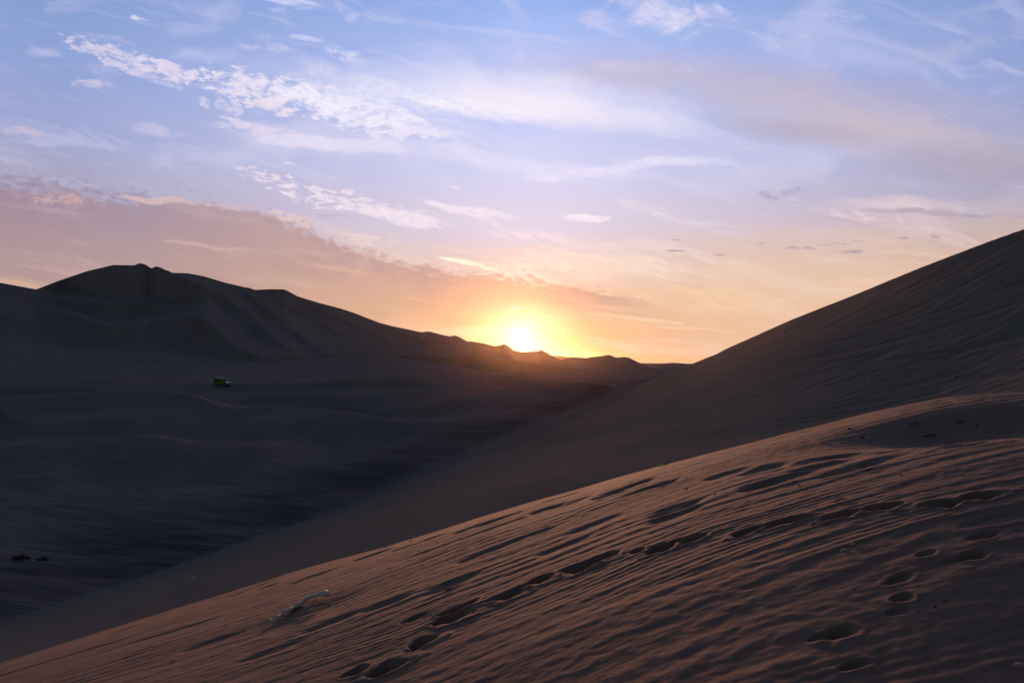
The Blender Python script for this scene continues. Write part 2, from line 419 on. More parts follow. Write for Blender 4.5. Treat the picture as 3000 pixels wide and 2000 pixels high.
# ------------------------------------------------------------------ materials
def sand_material(name, base, base2, grain, bumps, spec=0.0):
    m = bpy.data.materials.new(name); m.use_nodes = True
    nt = m.node_tree; nt.nodes.clear(); n = N(nt)
    geo = n.new('ShaderNodeNewGeometry'); pos = geo.outputs['Position']
    def nz(scale, detail, rough=.6, sx=1, sy=1, sz=1):
        mp = n.new('ShaderNodeMapping'); n.link(pos, mp.inputs[0]); mp.inputs[3].default_value = (sx, sy, sz)
        t = n.new('ShaderNodeTexNoise'); n.link(mp.outputs[0], t.inputs['Vector'])
        t.inputs['Scale'].default_value = scale; t.inputs['Detail'].default_value = detail; t.inputs['Roughness'].default_value = rough
        return t.outputs[0]
    patch = nz(grain * 0.02, 4)
    fine = nz(grain, 3, .7)
    f = n.m('ADD', n.m('MULTIPLY', n.step(patch, .3, .7), .6), n.m('MULTIPLY', fine, .4))
    c = n.mix(f, base, base2)
    b = n.new('ShaderNodeBsdfPrincipled')
    n.link(c, b.inputs['Base Color']); b.inputs['Roughness'].default_value = .95
    b.inputs['Specular IOR Level'].default_value = spec
    nrm = None
    for (scale, detail, sx, sy, strength, dist) in bumps:
        bp = n.new('ShaderNodeBump'); bp.inputs['Strength'].default_value = strength; bp.inputs['Distance'].default_value = dist
        n.link(nz(scale, detail, .6, sx, sy, 1), bp.inputs['Height'])
        if nrm: n.link(nrm, bp.inputs['Normal'])
        nrm = bp.outputs[0]
    if nrm: n.link(nrm, b.inputs['Normal'])
    o = n.new('ShaderNodeOutputMaterial'); n.link(b.outputs[0], o.inputs[0])
    return m

SAND_A = (0.32, 0.25, 0.25, 1); SAND_B = (0.25, 0.196, 0.198, 1)
RED_A = (0.275, 0.172, 0.142, 1); RED_B = (0.21, 0.132, 0.114, 1)
m_near = sand_material('near_sand', RED_A, RED_B, 60, [(90, 3, 1, 1, .25, .003)], .22)
DUN_A = (0.26, 0.215, 0.198, 1); DUN_B = (0.21, 0.178, 0.166, 1)
m_dune = sand_material('dune_sand', DUN_A, DUN_B, 8, [(1.6, 4, .6, 1.6, .12, .05)])
m_floor = sand_material('valley_sand', SAND_A, SAND_B, 5, [(1.1, 5, .35, 2.2, .9, .2)])
m_far = sand_material('far_sand', SAND_A, SAND_B, 1, [(0.08, 5, 1, 1, .12, .8)])

def plain(name, rgb, rough=.6, metal=0.0, spec=.4, var=.25, scale=30, bump=0.0):
    m = bpy.data.materials.new(name); m.use_nodes = True
    nt = m.node_tree; nt.nodes.clear(); n = N(nt)
    tc = n.new('ShaderNodeTexCoord')
    t = n.new('ShaderNodeTexNoise'); n.link(tc.outputs['Object'], t.inputs['Vector'])
    t.inputs['Scale'].default_value = scale; t.inputs['Detail'].default_value = 4
    c = n.mix(t.outputs[0], tuple(v * (1 - var) for v in rgb) + (1,), tuple(min(1, v * (1 + var)) for v in rgb) + (1,))
    b = n.new('ShaderNodeBsdfPrincipled'); n.link(c, b.inputs['Base Color'])
    b.inputs['Roughness'].default_value = rough; b.inputs['Metallic'].default_value = metal
    b.inputs['Specular IOR Level'].default_value = spec
    if bump:
        bp = n.new('ShaderNodeBump'); bp.inputs['Strength'].default_value = .6; bp.inputs['Distance'].default_value = bump
        n.link(t.outputs[0], bp.inputs['Height']); n.link(bp.outputs[0], b.inputs['Normal'])
    o = n.new('ShaderNodeOutputMaterial'); n.link(b.outputs[0], o.inputs[0])
    return m

# ------------------------------------------------------------------ the near slope
EDGE = [(-900, 2190), (0, 1943), (204, 1879), (439, 1808), (612, 1754), (765, 1706), (870, 1671), (1000, 1636), (1210, 1575), (1338, 1537),
        (1452, 1501), (1700, 1431), (1866, 1381), (1938, 1364), (2087, 1325), (2175, 1303), (2388, 1252), (2504, 1221), (2616, 1195), (2759, 1167),
        (2893, 1153), (3000, 1149), (3600, 1130)]
v_edge = smooth_tab(EDGE, PY, .06)
B0 = 0.265
def near_base(x, y):
    """a broad dome: level under the camera, falling away towards the sunset"""
    yy = np.maximum(y, 2.0)
    u = np.clip(x / yy, -1.1, 1.15)
    c0 = 0.10 * smooth(-0.45, 0.5, u)
    W = v_edge(u) + B0 * u + c0
    q = -(W * W) / 6.4
    z = -1.6 + B0 * x + c0 * np.maximum(y, 0) + q * y * np.abs(y)
    d = np.maximum(0, y - 17.0)
    return z - .02 * d * d
def solve(fn, px, py, y0, y1, n=3000):
    """distance at which the ray through a pixel meets a surface"""
    u, v = PX(px), PY(py)
    ys = np.exp(np.linspace(math.log(y0), math.log(y1), n))
    z = fn(u * ys, ys)
    hit = np.nonzero(-v * ys < z)[0]
    k = hit[0] if len(hit) else n - 1
    if k > 0:
        a = (-v * ys[k - 1] - z[k - 1]); b = (z[k] + v * ys[k])
        t = a / max(a + b, 1e-9); y = ys[k - 1] + t * (ys[k] - ys[k - 1])
    else: y = ys[k]
    return u * y, y
# footprints: (px, py, half length, half width, depth, turn)
PRINTS = [
    # the walked track, from the bottom up to the right
    (1130, 1955, .24, .17, .105, .1), (1040, 1965, .17, .12, .06, .1), (1240, 1877, .17, .13, .09, .1), (1215, 1898, .12, .10, .03, 0),
    (1325, 1808, .22, .16, .105, .05), (1345, 1780, .22, .12, .09, .1), (1220, 1808, .16, .11, .035, .1),
    (1495, 1738, .19, .16, .09, .1), (1585, 1697, .20, .13, .09, .1), (1455, 1752, .13, .09, .03, .1),
    (1705, 1659, .21, .16, .09, .1), (1770, 1632, .24, .13, .08, .1), (1730, 1648, .12, .12, .04, 0), (1665, 1668, .14, .1, .03, 0),
    (1938, 1603, .23, .15, .09, .1), (2035, 1573, .27, .13, .09, .1), (1985, 1583, .14, .1, .04, .1), (1870, 1612, .14, .1, .03, .1),
    (2195, 1551, .30, .14, .10, .1), (2290, 1527, .27, .14, .085, .12), (2350, 1518, .2, .08, .03, .15),
    (2465, 1509, .26, .13, .09, .1), (2430, 1515, .16, .1, .05, .1), (2590, 1485, .26, .12, .085, .08), (2555, 1488, .16, .1, .04, .08),
    (2770, 1475, .30, .13, .09, .05), (2725, 1477, .2, .1, .05, .05), (2880, 1452, .30, .14, .09, .05), (2850, 1458, .2, .1, .05, 0),
    # the nearer track on the right
    (2455, 1850, .22, .20, .13, .15), (2400, 1862, .16, .14, .06, .1), (2500, 1945, .17, .12, .09, .1), (2640, 1750, .15, .15, .10, .1),
    (2630, 1787, .18, .14, .05, .1), (2630, 1695, .22, .15, .07, .3), (2850, 1627, .20, .15, .11, .1), (2710, 1622, .14, .12, .06, .2),
    (2885, 1566, .24, .13, .09, .1), (2800, 1640, .18, .12, .035, 0),
    # older, wind-softened hollows
    (465, 1807, .40, .35, .07, .1), (365, 1845, .45, .3, .06, .1), (785, 1717, .4, .5, .07, .1), (690, 1742, .4, .4, .05, .1),
    (900, 1694, .55, .4, .07, .1), (1085, 1626, .6, .45, .08, .1), (1110, 1617, .5, .3, .06, .1), (1190, 1601, .4, .3, .06, .1),
    (940, 1677, .6, .35, .05, .1), (1265, 1576, .5, .6, .09, .1), (1372, 1550, .5, .55, .08, .1), (1430, 1533, .45, .6, .10, .1),
    (1490, 1513, .45, .4, .06, .1), (1605, 1490, .5, .55, .10, .1), (1680, 1470, .6, .45, .08, .1), (1790, 1447, .5, .6, .10, .1),
    (1860, 1420, .5, .5, .06, .1), (1952, 1416, .35, .5, .09, .05), (1890, 1435, .45, .3, .06, .1), (1985, 1486, .5, .35, .07, .1),
    (1980, 1508, .5, .3, .06, .1), (2235, 1417, .4, .4, .09, .1), (2290, 1400, .6, .3, .06, .1), (2420, 1358, .6, .4, .06, .05),
    (2240, 1368, .5, .45, .08, .1), (2135, 1385, .5, .4, .06, .05), (2480, 1315, .45, .4, .06, .05), (2570, 1306, .6, .45, .06, .05),
    (2400, 1335, .6, .4, .06, .1), (1330, 1707, .55, .4, .06, .1), (1140, 1765, .5, .35, .05, .15), (980, 1820, .6, .3, .05, .2),
    (1560, 1565, .6, .35, .05, .1), (1740, 1535, .6, .35, .05, .15), (1420, 1620, .6, .35, .05, .15), (2600, 1335, .5, .3, .04, .1),
    (2500, 1365, .6, .3, .05, .1), (2930, 1515, .4, .2, .03, .1), (620, 1880, .6, .4, .05, .15), (800, 1905, .6, .3, .04, .15),
    (1880, 1372 + 40, .4, .4, .05, .1), (1650, 1600, .5, .3, .04, .1), (2760, 1275, .6, .4, .07, .02), (2840, 1285, .5, .3, .05, .02),
]
print_pos = []
for (px, py, a, b, dep, rot) in PRINTS:
    x, y = solve(near_base, px, py, 2.2, 22)
    if len(print_pos) >= 39: a *= .55; b *= .45; dep *= .45
    if len(print_pos) < 29: a = min(a, .23) * (.60 if px > 1850 else .78) * y / 6.0; b *= .85 * y / 6.4; dep *= 1.1
    elif len(print_pos) < 39: a *= y / 7.6; b *= y / 9.8; dep *= .36
    print_pos.append((x, y, a, b, dep, rot))
STICK_TOP = (957, 1742); STICK_BOT = (790, 1821)

def near_detail(x, y):
    z = np.zeros_like(x)
    # big soft undulation
    z += .04 * fbm(x * .10, y * .10, 2, 3) * smooth(4, 9, y)
    z += .012 * fbm(x * .3, y * .6, 2, 5)
    # wind ripples running across the slope, forking where the warp closes
    warp = .15 * fbm(x * .22, y * .5, 3, 11) + .03 * fbm(x * .8, y * 1.4, 2, 15)
    yy = y - .045 * x + warp
    lam = .235
    s = yy / lam
    ph = s + .8 * pn(x * .5, y * 1.2, 21) + .25 * pn(x * 1.5, y * 3.2, 27)
    fr = ph - np.floor(ph)
    saw = np.where(fr < .68, .5 - .5 * np.cos(np.pi * fr / .68), .5 + .5 * np.cos(np.pi * (fr - .68) / .32))
    amp = .0034 * (1 - .3 * smooth(8, 12, y)) * (0.35 + smooth(-.5, .6, fbm(x * .3, y * .7, 3, 31))) * 1.0
    far = smooth(26, 19, y)
    z += -(saw - .5) * amp * 1.25 * (1 - .45 * smooth(3, 7, x) * smooth(9, 5, y))
    # smaller ripples
    ph2 = (y - .09 * x + .12 * fbm(x * .5, y * 1.2, 2, 41)) / .085 + .7 * pn(x * 1.1, y * 3, 43)
    z += .0016 * np.sin(2 * np.pi * ph2) * smooth(-.2, .5, pn(x * .4, y * .8, 47) + .2) * smooth(14, 9, y)
    # broken scarps and elongated tails
    z += .008 * fbm(x * .8, y * 3.2, 3, 53, .55) * (.4 + .6 * smooth(8, 14, y))
    sc_ = .8 * pn(x * .55 + .2, y * 1.9, 61)
    z -= .022 * smooth(.3, .7, sc_) * smooth(6, 9, y)
    z += .0022 * fbm(x * 9, y * 13, 2, 71) * smooth(12, 7, y)
    # footprints
    for pi, (fx, fy, a, b, dep, rot) in enumerate(print_pos):
        reach = 2.6 * max(a, b)
        sel = (np.abs(x - fx) < reach) & (np.abs(y - fy) < reach)
        if not sel.any(): continue
        dx = x[sel] - fx; dy = y[sel] - fy
        c, s_ = math.cos(rot), math.sin(rot)
        p = (dx * c + dy * s_) / a; q = (-dx * s_ + dy * c) / b
        wob = .38 * pn(dx * 6 + fx, dy * 6 + fy, 3) + .15 * pn(dx * 17 + fx, dy * 17 + fy, 4)
        if pi >= 39: wob = .22 * pn(dx * 2.2 + fx, dy * 2.2 + fy, 3)
        r = np.sqrt(p * p + q * q) * (1 + wob)
        heel = np.sqrt(((p + .62) / .45) ** 2 + ((q + .1) / .6) ** 2)
        pit = -dep * (.8 * (1 - smooth(.30, 1.05, r)) + .25 * (1 - smooth(.2, 1.1, heel)))
        rim = dep * .05 * np.exp(-((r - 1.28) / .26) ** 2) * (1 + .5 * np.clip(-q, -1, 1))
        z[sel] += pit + rim
    return z
# hollow at the right end of the crest
hx, hy = solve(near_base, 2930, 1215, 2.2, 22)
hx2, hy2 = solve(near_base, 2740, 1222, 2.2, 22)
sx_, sy_ = solve(near_base, 900, 1775, 2.2, 22)
def near_z(x, y):
    z = near_base(x, y) + near_detail(x, y) * smooth(30, 22, y)
    z -= .22 * np.exp(-(((x - hx) / 1.2) ** 2 + ((y - hy) / .8) ** 2))
    z -= .07 * np.exp(-(((x - hx2) / 1.0) ** 2 + ((y - hy2) / .7) ** 2))
    # scour beside the fallen branch
    z -= .05 * np.exp(-(((x - sx_ - .12) / .55) ** 2 + ((y - sy_ + .35) / .4) ** 2))
    return z

def build_near():
    # rows: even steps on the image of the slope, coarse behind the camera
    ya = np.linspace(-14, 2.3, 60)[:-1]
    tv = np.linspace(1 / 2.3, 1 / 23.5, 1050)
    # mix reciprocal and linear spacing so the brink keeps enough rows
    yb = 1 / tv
    yl = np.linspace(2.3, 23.5, 1050)
    k = np.linspace(0, 1, 1050)
    ybm = np.interp(np.linspace(0, 1, 1250), np.linspace(0, 1, 2100), np.sort(np.concatenate([yb, yl])))
    yc = np.linspace(23.5, 46, 60)[1:]
    ys = np.concatenate([ya, ybm, yc])
    ws = np.concatenate([np.linspace(-3.2, -.80, 60)[:-1], np.linspace(-.80, .80, 1300), np.linspace(.80, 3.2, 60)[1:]])
    off = .35 + 15 * smooth(2.6, -3, ys)
    W_, Y = np.meshgrid(ws, ys)
    X = W_ * (Y + off[:, None] * 1.0)
    X = np.where(Y < 2.3, W_ * (2.65 + (2.3 - Y) * .6), X)
    Z = near_z(X, Y)
    return grid_object('sand_slope', X, Y, Z, m_near)

# ------------------------------------------------------------------ the high dune on the right
DU = .262
prof_s = np.array([-70, -50, -39, -30, -20, -10, 0, 10, 20, 30, 40, 50, 54.5, 57.2, 58.2, 60, 70, 90.])
prof_z = np.array([-27, -18.4, -14.36, -12.5, -10.6, -8.7, -6.6, -3.9, -.3, 4.3, 10.2, 17.4, 21.1, 23.75, 24.36, 23.9, 18, 6.])
_ss = np.linspace(-70, 90, 3201)
_pz = np.interp(_ss, prof_s, prof_z)
_k = np.hanning(161); _k /= _k.sum()
_pzs = np.convolve(np.pad(_pz, 80, mode='edge'), _k, 'valid')
_k2 = np.hanning(15); _k2 /= _k2.sum()
_pzf = np.convolve(np.pad(_pz, 7, mode='edge'), _k2, 'valid')
_wm = smooth(51, 55, _ss); _pzm = _pzs * (1 - _wm) + _pzf * _wm
def g_of(y): return 1 / (1 + (np.maximum(y, 0) / 165.0) ** 1.6)
def slope_up(u): return np.interp(u, [.26, .30, .3615, .473, .63, .75, 1.0], [.445, .445, .441, .430, .4185, .4065, .395]) / .4186
def slope_dn(u): return np.interp(u, [-1., -.75, -.5, -.25, 0, .16, .26], [.36, .368, .392, .408, .392, .396, .40]) / .368
K_U = K_V = None
def dune_z(x, y):
    g = g_of(y); s0 = x - DU * y
    s = (s0 + smooth(-8, 22, s0) * 10 * np.tanh((y - 75) / 40) * smooth(380, 130, y)) / g
    u = x / np.maximum(y, 1)
    z = np.interp(s, _ss, _pzm)
    k = np.where(z > 0, np.interp(u, K_U, K_V) if K_U is not None else 1.0, 1 + (slope_dn(u) - 1) * smooth(0, -30, s))
    z = g * z * k * (1 + .004 * fbm(y * .05, s * 0 + .5, 3, 201) * smooth(45, 57, s))
    # wind texture, slumps running down the face
    face = smooth(57.5, 50, s)
    z = z + face * g * (.35 * fbm(x * .03, y * .03, 2, 81))
    stripe = fbm((s + .55 * y) * .16, (y - .4 * s) * .035, 3, 83)
    near = smooth(190, 60, y)
    z = z + near * face * .06 * stripe * smooth(5, 25, s)
    tr = pn((s * .9 + .62 * y) * .11, (y - .5 * s) * .03, 87)
    z = z - near * face * .14 * np.exp(-(tr / .07) ** 2) * smooth(14, 24, s) * smooth(.3, .5, u)
    z = z + near * face * .03 * fbm(x * .35, y * .8, 3, 91) * smooth(2, 14, s)
    z = z + near * .03 * fbm(x * .25, y * 1.1, 3, 93) * smooth(-10, 10, s)
    return z
RIDGE = [(2024.5, 1067), (2089, 1040), (2223, 979.5), (2312.5, 939), (2446, 886), (2469, 878), (2580, 832), (2687.5, 787.5), (2759, 760), (2893, 709), (3000, 671), (3400, 530), (3900, 380)]
def fit_ridge():
    global K_U, K_V
    us = np.linspace(.275, 1.15, 120); ks = []
    tv = smooth_tab(RIDGE, PY, .01)
    ys = np.exp(np.linspace(math.log(25), math.log(1200), 1500))
    for u in us:
        zz = dune_z(u * ys, ys)
        ks.append(float(-tv(u)) / float((zz / ys).max()))
    K_U, K_V = us, np.convolve(np.pad(ks, 2, mode='edge'), np.ones(5) / 5, 'valid')
fit_ridge()
def build_dune():
    s = np.concatenate([np.linspace(-66, 50, 520)[:-1], np.linspace(50, 60, 90)[:-1], np.linspace(60, 90, 24)])
    ys = np.exp(np.linspace(math.log(14), math.log(1500), 760))
    S, Y = np.meshgrid(s, ys)
    X = DU * Y + S * g_of(Y)
    for _ in range(12):      # rows of vertices follow the turned contours
        s0 = X - DU * Y
        cur = (s0 + smooth(-8, 22, s0) * 10 * np.tanh((Y - 75) / 40) * smooth(380, 130, Y)) / g_of(Y)
        X = X + (S - cur) * g_of(Y) * .7
    return grid_object('high_dune', X, Y, dune_z(X, Y), m_dune)

# ------------------------------------------------------------------ valley floor
def floor_base(x, y):
    g = g_of(y); s = x - DU * y
    u = x / np.maximum(y, 1)
    d = np.maximum(0, -39 * g - s)
    zb = -39 * g * .368 * slope_dn(u)
    mid = smooth(-.22, .03, u) * smooth(170, 420, y)
    rise = 5.2 * np.tanh(.035 * d / 5.2) * (1 - .9 * mid)
    far = 6.0 * smooth(200, 480, y) * smooth(20, 110, d) * smooth(.03, -.25, u) - 4.5 * mid
    return zb + rise + far
FB = []     # floor bumps: x, y, half length, half width, angle, height, lee sharpness
def floor_bumps():
    def add(px, py, a, b, ang, h):
        x, y = solve(floor_base, px, py, 25, 900)
        FB.append((x, y, a, b, R(ang), h))
    add(1150, 1165, 34, 20, 35, .9)      # hummock left of the middle
    add(1210, 1228, 16, 8, 15, -1.4)
    add(870, 1205, 24, 14, 20, -1.5)
    add(760, 1190, 26, 8, 45, .9)
    add(200, 1215, 46, 9, 12, 1.6)
    add(150, 1165, 60, 12, 6, -2.0)
    add(250, 1300, 40, 7, 16, -1.3)
    add(100, 1345, 30, 7, 10, 1.0)
    add(850, 1270, 24, 7, 30, 1.1)
    add(1450, 1128, 60, 26, 5, -2.2)
    add(1600, 1150, 80, 14, 0, 1.4)
    add(1350, 1170, 36, 12, -15, .9)
    add(90, 1640, 6, 3.5, 5, -.8)
    add(500, 1480, 20, 5, 15, .5)
    add(900, 1390, 18, 5, 20, .5)
floor_bumps()
FL = []
def floor_lines():
    def add(pts, h, wn, wf):
        FL.append(([solve(floor_base, a, b, 25, 1200) for a, b in pts], h, wn, wf))
    add([(-250, 1140), (0, 1143), (200, 1143), (430, 1152)], 2.2, 7, 45)
    add([(-100, 1300), (100, 1290), (300, 1275), (480, 1245), (620, 1212)], 2.2, 8, 30)
    add([(690, 1160), (800, 1172), (900, 1180), (980, 1200)], 1.7, 6, 20)
    add([(1050, 1155), (1100, 1137), (1160, 1141), (1300, 1149)], 1.5, 6, 24)
    add([(1060, 1206), (1160, 1192), (1280, 1203)], 1.5, 6, 12)
    add([(1400, 1130), (1550, 1149), (1700, 1152), (1850, 1157)], 1.6, 6, 20)
    add([(600, 1430), (760, 1352), (880, 1292), (1000, 1266), (1180, 1256)], 1.3, 5, 22)
    add([(1360, 1103), (1480, 1108), (1640, 1112)], 2.0, 9, 22)
    add([(0, 1440), (200, 1400), (420, 1370), (560, 1330)], .9, 4, 16)
floor_lines()
def add_lines(x, y, z):
    for pts, h, wn, wf in FL:
        best = np.full(x.shape, 1e9); side = np.zeros(x.shape); along = np.zeros(x.shape)
        tot = sum(math.hypot(pts[i + 1][0] - pts[i][0], pts[i + 1][1] - pts[i][1]) for i in range(len(pts) - 1)); acc = 0
        for i in range(len(pts) - 1):
            (ax, ay), (bx, by) = pts[i], pts[i + 1]
            L = math.hypot(bx - ax, by - ay); ex, ey = (bx - ax) / L, (by - ay) / L
            tt = np.clip((x - ax) * ex + (y - ay) * ey, 0, L)
            dx = x - ax - tt * ex; dy = y - ay - tt * ey
            d = np.hypot(dx, dy); m = d < best
            best = np.where(m, d, best); side = np.where(m, ex * dy - ey * dx, side); along = np.where(m, (acc + tt) / tot, along)
            acc += L
        sd = np.where(side >= 0, best, -best) + 1.5 * fbm(x * .03, y * .05, 2, 161)
        prof = np.where(sd > 0, np.exp(-(sd / wf) ** 1.3), 1 - smooth(0, wn, -sd))
        z = z + h * prof * smooth(0, .22, along) * smooth(1, .78, along)
    return z
def floor_z(x, y):
    z = add_lines(x, y, floor_base(x, y))
    for (bx, by, a, b, an, h) in FB:
        dx = x - bx; dy = y - by
        c, s_ = math.cos(an), math.sin(an)
        p = (dx * c + dy * s_) / a; q = (-dx * s_ + dy * c) / b
        q = q * (1 + .5 * np.tanh(-q * 1.5))     # gentle on one side, steep on the other
        z = z + h * np.exp(-(p * p + q * q) ** 1.1)
    z = z + .9 * fbm(x * .012, y * .016, 3, 101) * smooth(30, 120, y)
    z = z + .16 * fbm(x * .05, y * .14, 3, 105)
    near = smooth(170, 50, y)
    z = z + near * .10 * fbm(x * .22, y * .9, 3, 111)
    # vehicle tracks sweeping up the valley
    for k, (oo, wv) in enumerate([(12, .0), (15, 1), (19, 2.2), (24, 3.4), (30, 4.1)]):
        sdist = (x - DU * y) + 39 * g_of(y) + oo + 3 * np.sin(y * .022 + wv)
        z = z - .22 * np.exp(-(sdist / 1.0) ** 2) * smooth(50, 80, y) * smooth(700, 400, y)
    return z
def build_floor():
    us = np.concatenate([np.linspace(-2.2, -.85, 60)[:-1], np.linspace(-.85, .34, 950), np.linspace(.34, 1.6, 40)[1:]])
    ys = np.exp(np.concatenate([np.linspace(math.log(22), math.log(420), 900), np.linspace(math.log(425), math.log(1900), 160)]))
    U, Y = np.meshgrid(us, ys)
    X = U * Y
    Z = floor_z(X, Y)
    d = DU * Y - 39 * g_of(Y)
    Z = Z - 14 * smooth(0, 60, X - d - 4 * g_of(Y)) * smooth(700, 300, Y)   # passes under the high dune
    o = grid_object('valley_floor', X, Y, Z, m_floor)
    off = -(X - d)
    foot_band = smooth(-2, 1.5, off) * smooth(16, 4, off + 5 * fbm(X * .04, Y * .05, 3, 211)) * (.75 + .5 * fbm(X * .1, Y * .4, 3, 213))  # darker colour band along the high dune's foot, ragged by noise
    at = o.data.attributes.new('foot_darken', 'FLOAT', 'POINT')
    at.data.foreach_set('value', np.clip(foot_band, 0, 1).astype(np.float32).ravel())
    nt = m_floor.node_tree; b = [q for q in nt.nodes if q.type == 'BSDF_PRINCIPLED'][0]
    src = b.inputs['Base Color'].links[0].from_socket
    n = N(nt); a = n.new('ShaderNodeAttribute'); a.attribute_name = 'foot_darken'
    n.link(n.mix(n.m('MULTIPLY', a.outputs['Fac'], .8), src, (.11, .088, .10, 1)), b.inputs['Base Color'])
    return o

# ------------------------------------------------------------------ the dune mountain on the left
CREST = [(-900, 905), (-300, 795), (-150, 800), (0, 828), (106, 847.5), (170, 823), (255, 794), (332, 776), (395, 777), (402, 773), (410, 770.6), (425, 774), (445, 786.7),
         (451, 782), (459, 780), (472, 784), (485, 791), (492, 792), (504, 799), (548, 800), (595, 808.4), (659, 827.6), (718, 841.6), (731, 843), (746, 849), (795, 846.7),
         (833, 847.5), (845, 853), (872, 868), (935, 887), (1000, 904), (1042, 918), (1112, 945.5), (1154, 956), (1234, 972.7), (1256, 970), (1290, 979),
         (1318, 985), (1330, 982), (1341, 984), (1369, 1000), (1379, 999), (1416, 1005), (1447, 1013), (1468, 1010.6), (1477, 1007), (1489, 1012), (1503, 1025),
         (1528, 1031), (1568, 1029), (1580, 1027), (1588, 1024.6), (1599, 1030.7), (1622, 1045), (1645, 1056), (1700, 1075), (1800, 1095)]
crest_v = smooth_tab(CREST, PY, .0022)
crest_y = smooth_tab([(-900, 340), (0, 380), (106, 400), (200, 455), (400, 475), (700, 480), (1000, 520), (1250, 585), (1500, 655), (1620, 690), (1800, 720)], w=.06)
foot_v = smooth_tab([(-900, 1150), (0, 1140), (300, 1140), (550, 1126), (700, 1100), (820, 1070), (900, 1055), (1050, 1045), (1250, 1042), (1450, 1046), (1560, 1060), (1700, 1085), (1800, 1100)], PY, .03)
foot_y = smooth_tab([(-900, 160), (0, 185), (500, 215), (800, 290), (1050, 370), (1300, 440), (1560, 520), (1800, 560)], w=.06)
def poly_d(px, py, pts, vertical):
    """signed offset from a line traced on the dune and weight along it"""
    p = np.array(pts, float)
    if vertical:
        o = np.argsort(p[:, 1]); d = px - np.interp(py, p[o, 1], p[o, 0])
        lo, hi = p[:, 1].min(), p[:, 1].max(); w = smooth(lo - 12, lo + 10, py) * smooth(hi + 60, hi - 20, py)
    else:
        o = np.argsort(p[:, 0]); d = py - np.interp(px, p[o, 0], p[o, 1])
        lo, hi = p[:, 0].min(), p[:, 0].max(); w = smooth(lo - 40, lo + 40, px) * smooth(hi + 40, hi - 40, px)
    return d, w
SPURS = [  # traced line, height (towards the eye), width left, width right
    ([(459, 780), (488, 802), (515, 832), (545, 872), (575, 915), (625, 965), (700, 1020), (760, 1050)], 30, 70, 100),
    ([(504, 799), (600, 838), (680, 885), (745, 935), (800, 985), (860, 1030)], 13, 28, 50),
    ([(690, 838), (760, 885), (840, 945), (905, 1000), (950, 1030)], 12, 26, 46),
    ([(757, 850), (830, 888), (920, 935), (1010, 985), (1060, 1010)], 7, 26, 40),
    ([(880, 872), (960, 912), (1050, 955), (1150, 995)], 8, 18, 34),
    ([(1060, 925), (1150, 965), (1250, 1005)], 8, 20, 34),
    ([(1256, 970), (1300, 995), (1350, 1020)], 6, 16, 30),
    ([(1330, 982), (1370, 1010), (1420, 1030)], 6, 14, 26),
    ([(1477, 1007), (1500, 1028), (1540, 1048)], 8, 14, 26),
    ([(1588, 1024), (1604, 1038), (1630, 1055)], 8, 14, 22),
]
SHELVES = [  # traced line, depth of the shelf above it, softness
    ([(60, 846), (106, 848), (180, 863), (260, 874), (340, 884), (430, 889), (560, 893)], 26, 13),
    ([(140, 890), (180, 905), (260, 930), (310, 949), (365, 949), (420, 932), (470, 925), (580, 920)], 22, 12),
    ([(300, 792), (400, 797), (470, 806)], 5, 9),
    ([(590, 846), (680, 858), (765, 860)], 6, 8),
    ([(-300, 1000), (0, 1015), (200, 1030), (420, 1040), (600, 1046)], 26, 30),
]
def mount_relief(px, py):
    r = np.zeros_like(px)
    for pts, h, wl, wr in SPURS:
        d, w = poly_d(px, py, pts, True)
        d = d + 5 * pn(px * .01, py * .016, 7)
        r -= h * w * np.where(d < 0, np.exp(-np.abs(d / wl) ** 1.4), np.exp(-np.abs(d / wr) ** 1.4))
    for pts, dep, soft in SHELVES:
        d, w = poly_d(px, py, pts, False)
        d = d + 2.5 * pn(px * .012, py * .02, 9)
        # above the line (d<0) the ground lies further back; eases off with height
        r += dep * w * (smooth(soft * .4, -soft, d) * smooth(-120, -8, d) - .25 * np.exp(-((d - soft) / (soft * 1.2)) ** 2))
    r += 5 * fbm(px * .006, py * .012, 3, 121) + .9 * fbm((px - 1.1 * py) * .03, (py + px) * .008, 3, 125)
    return r
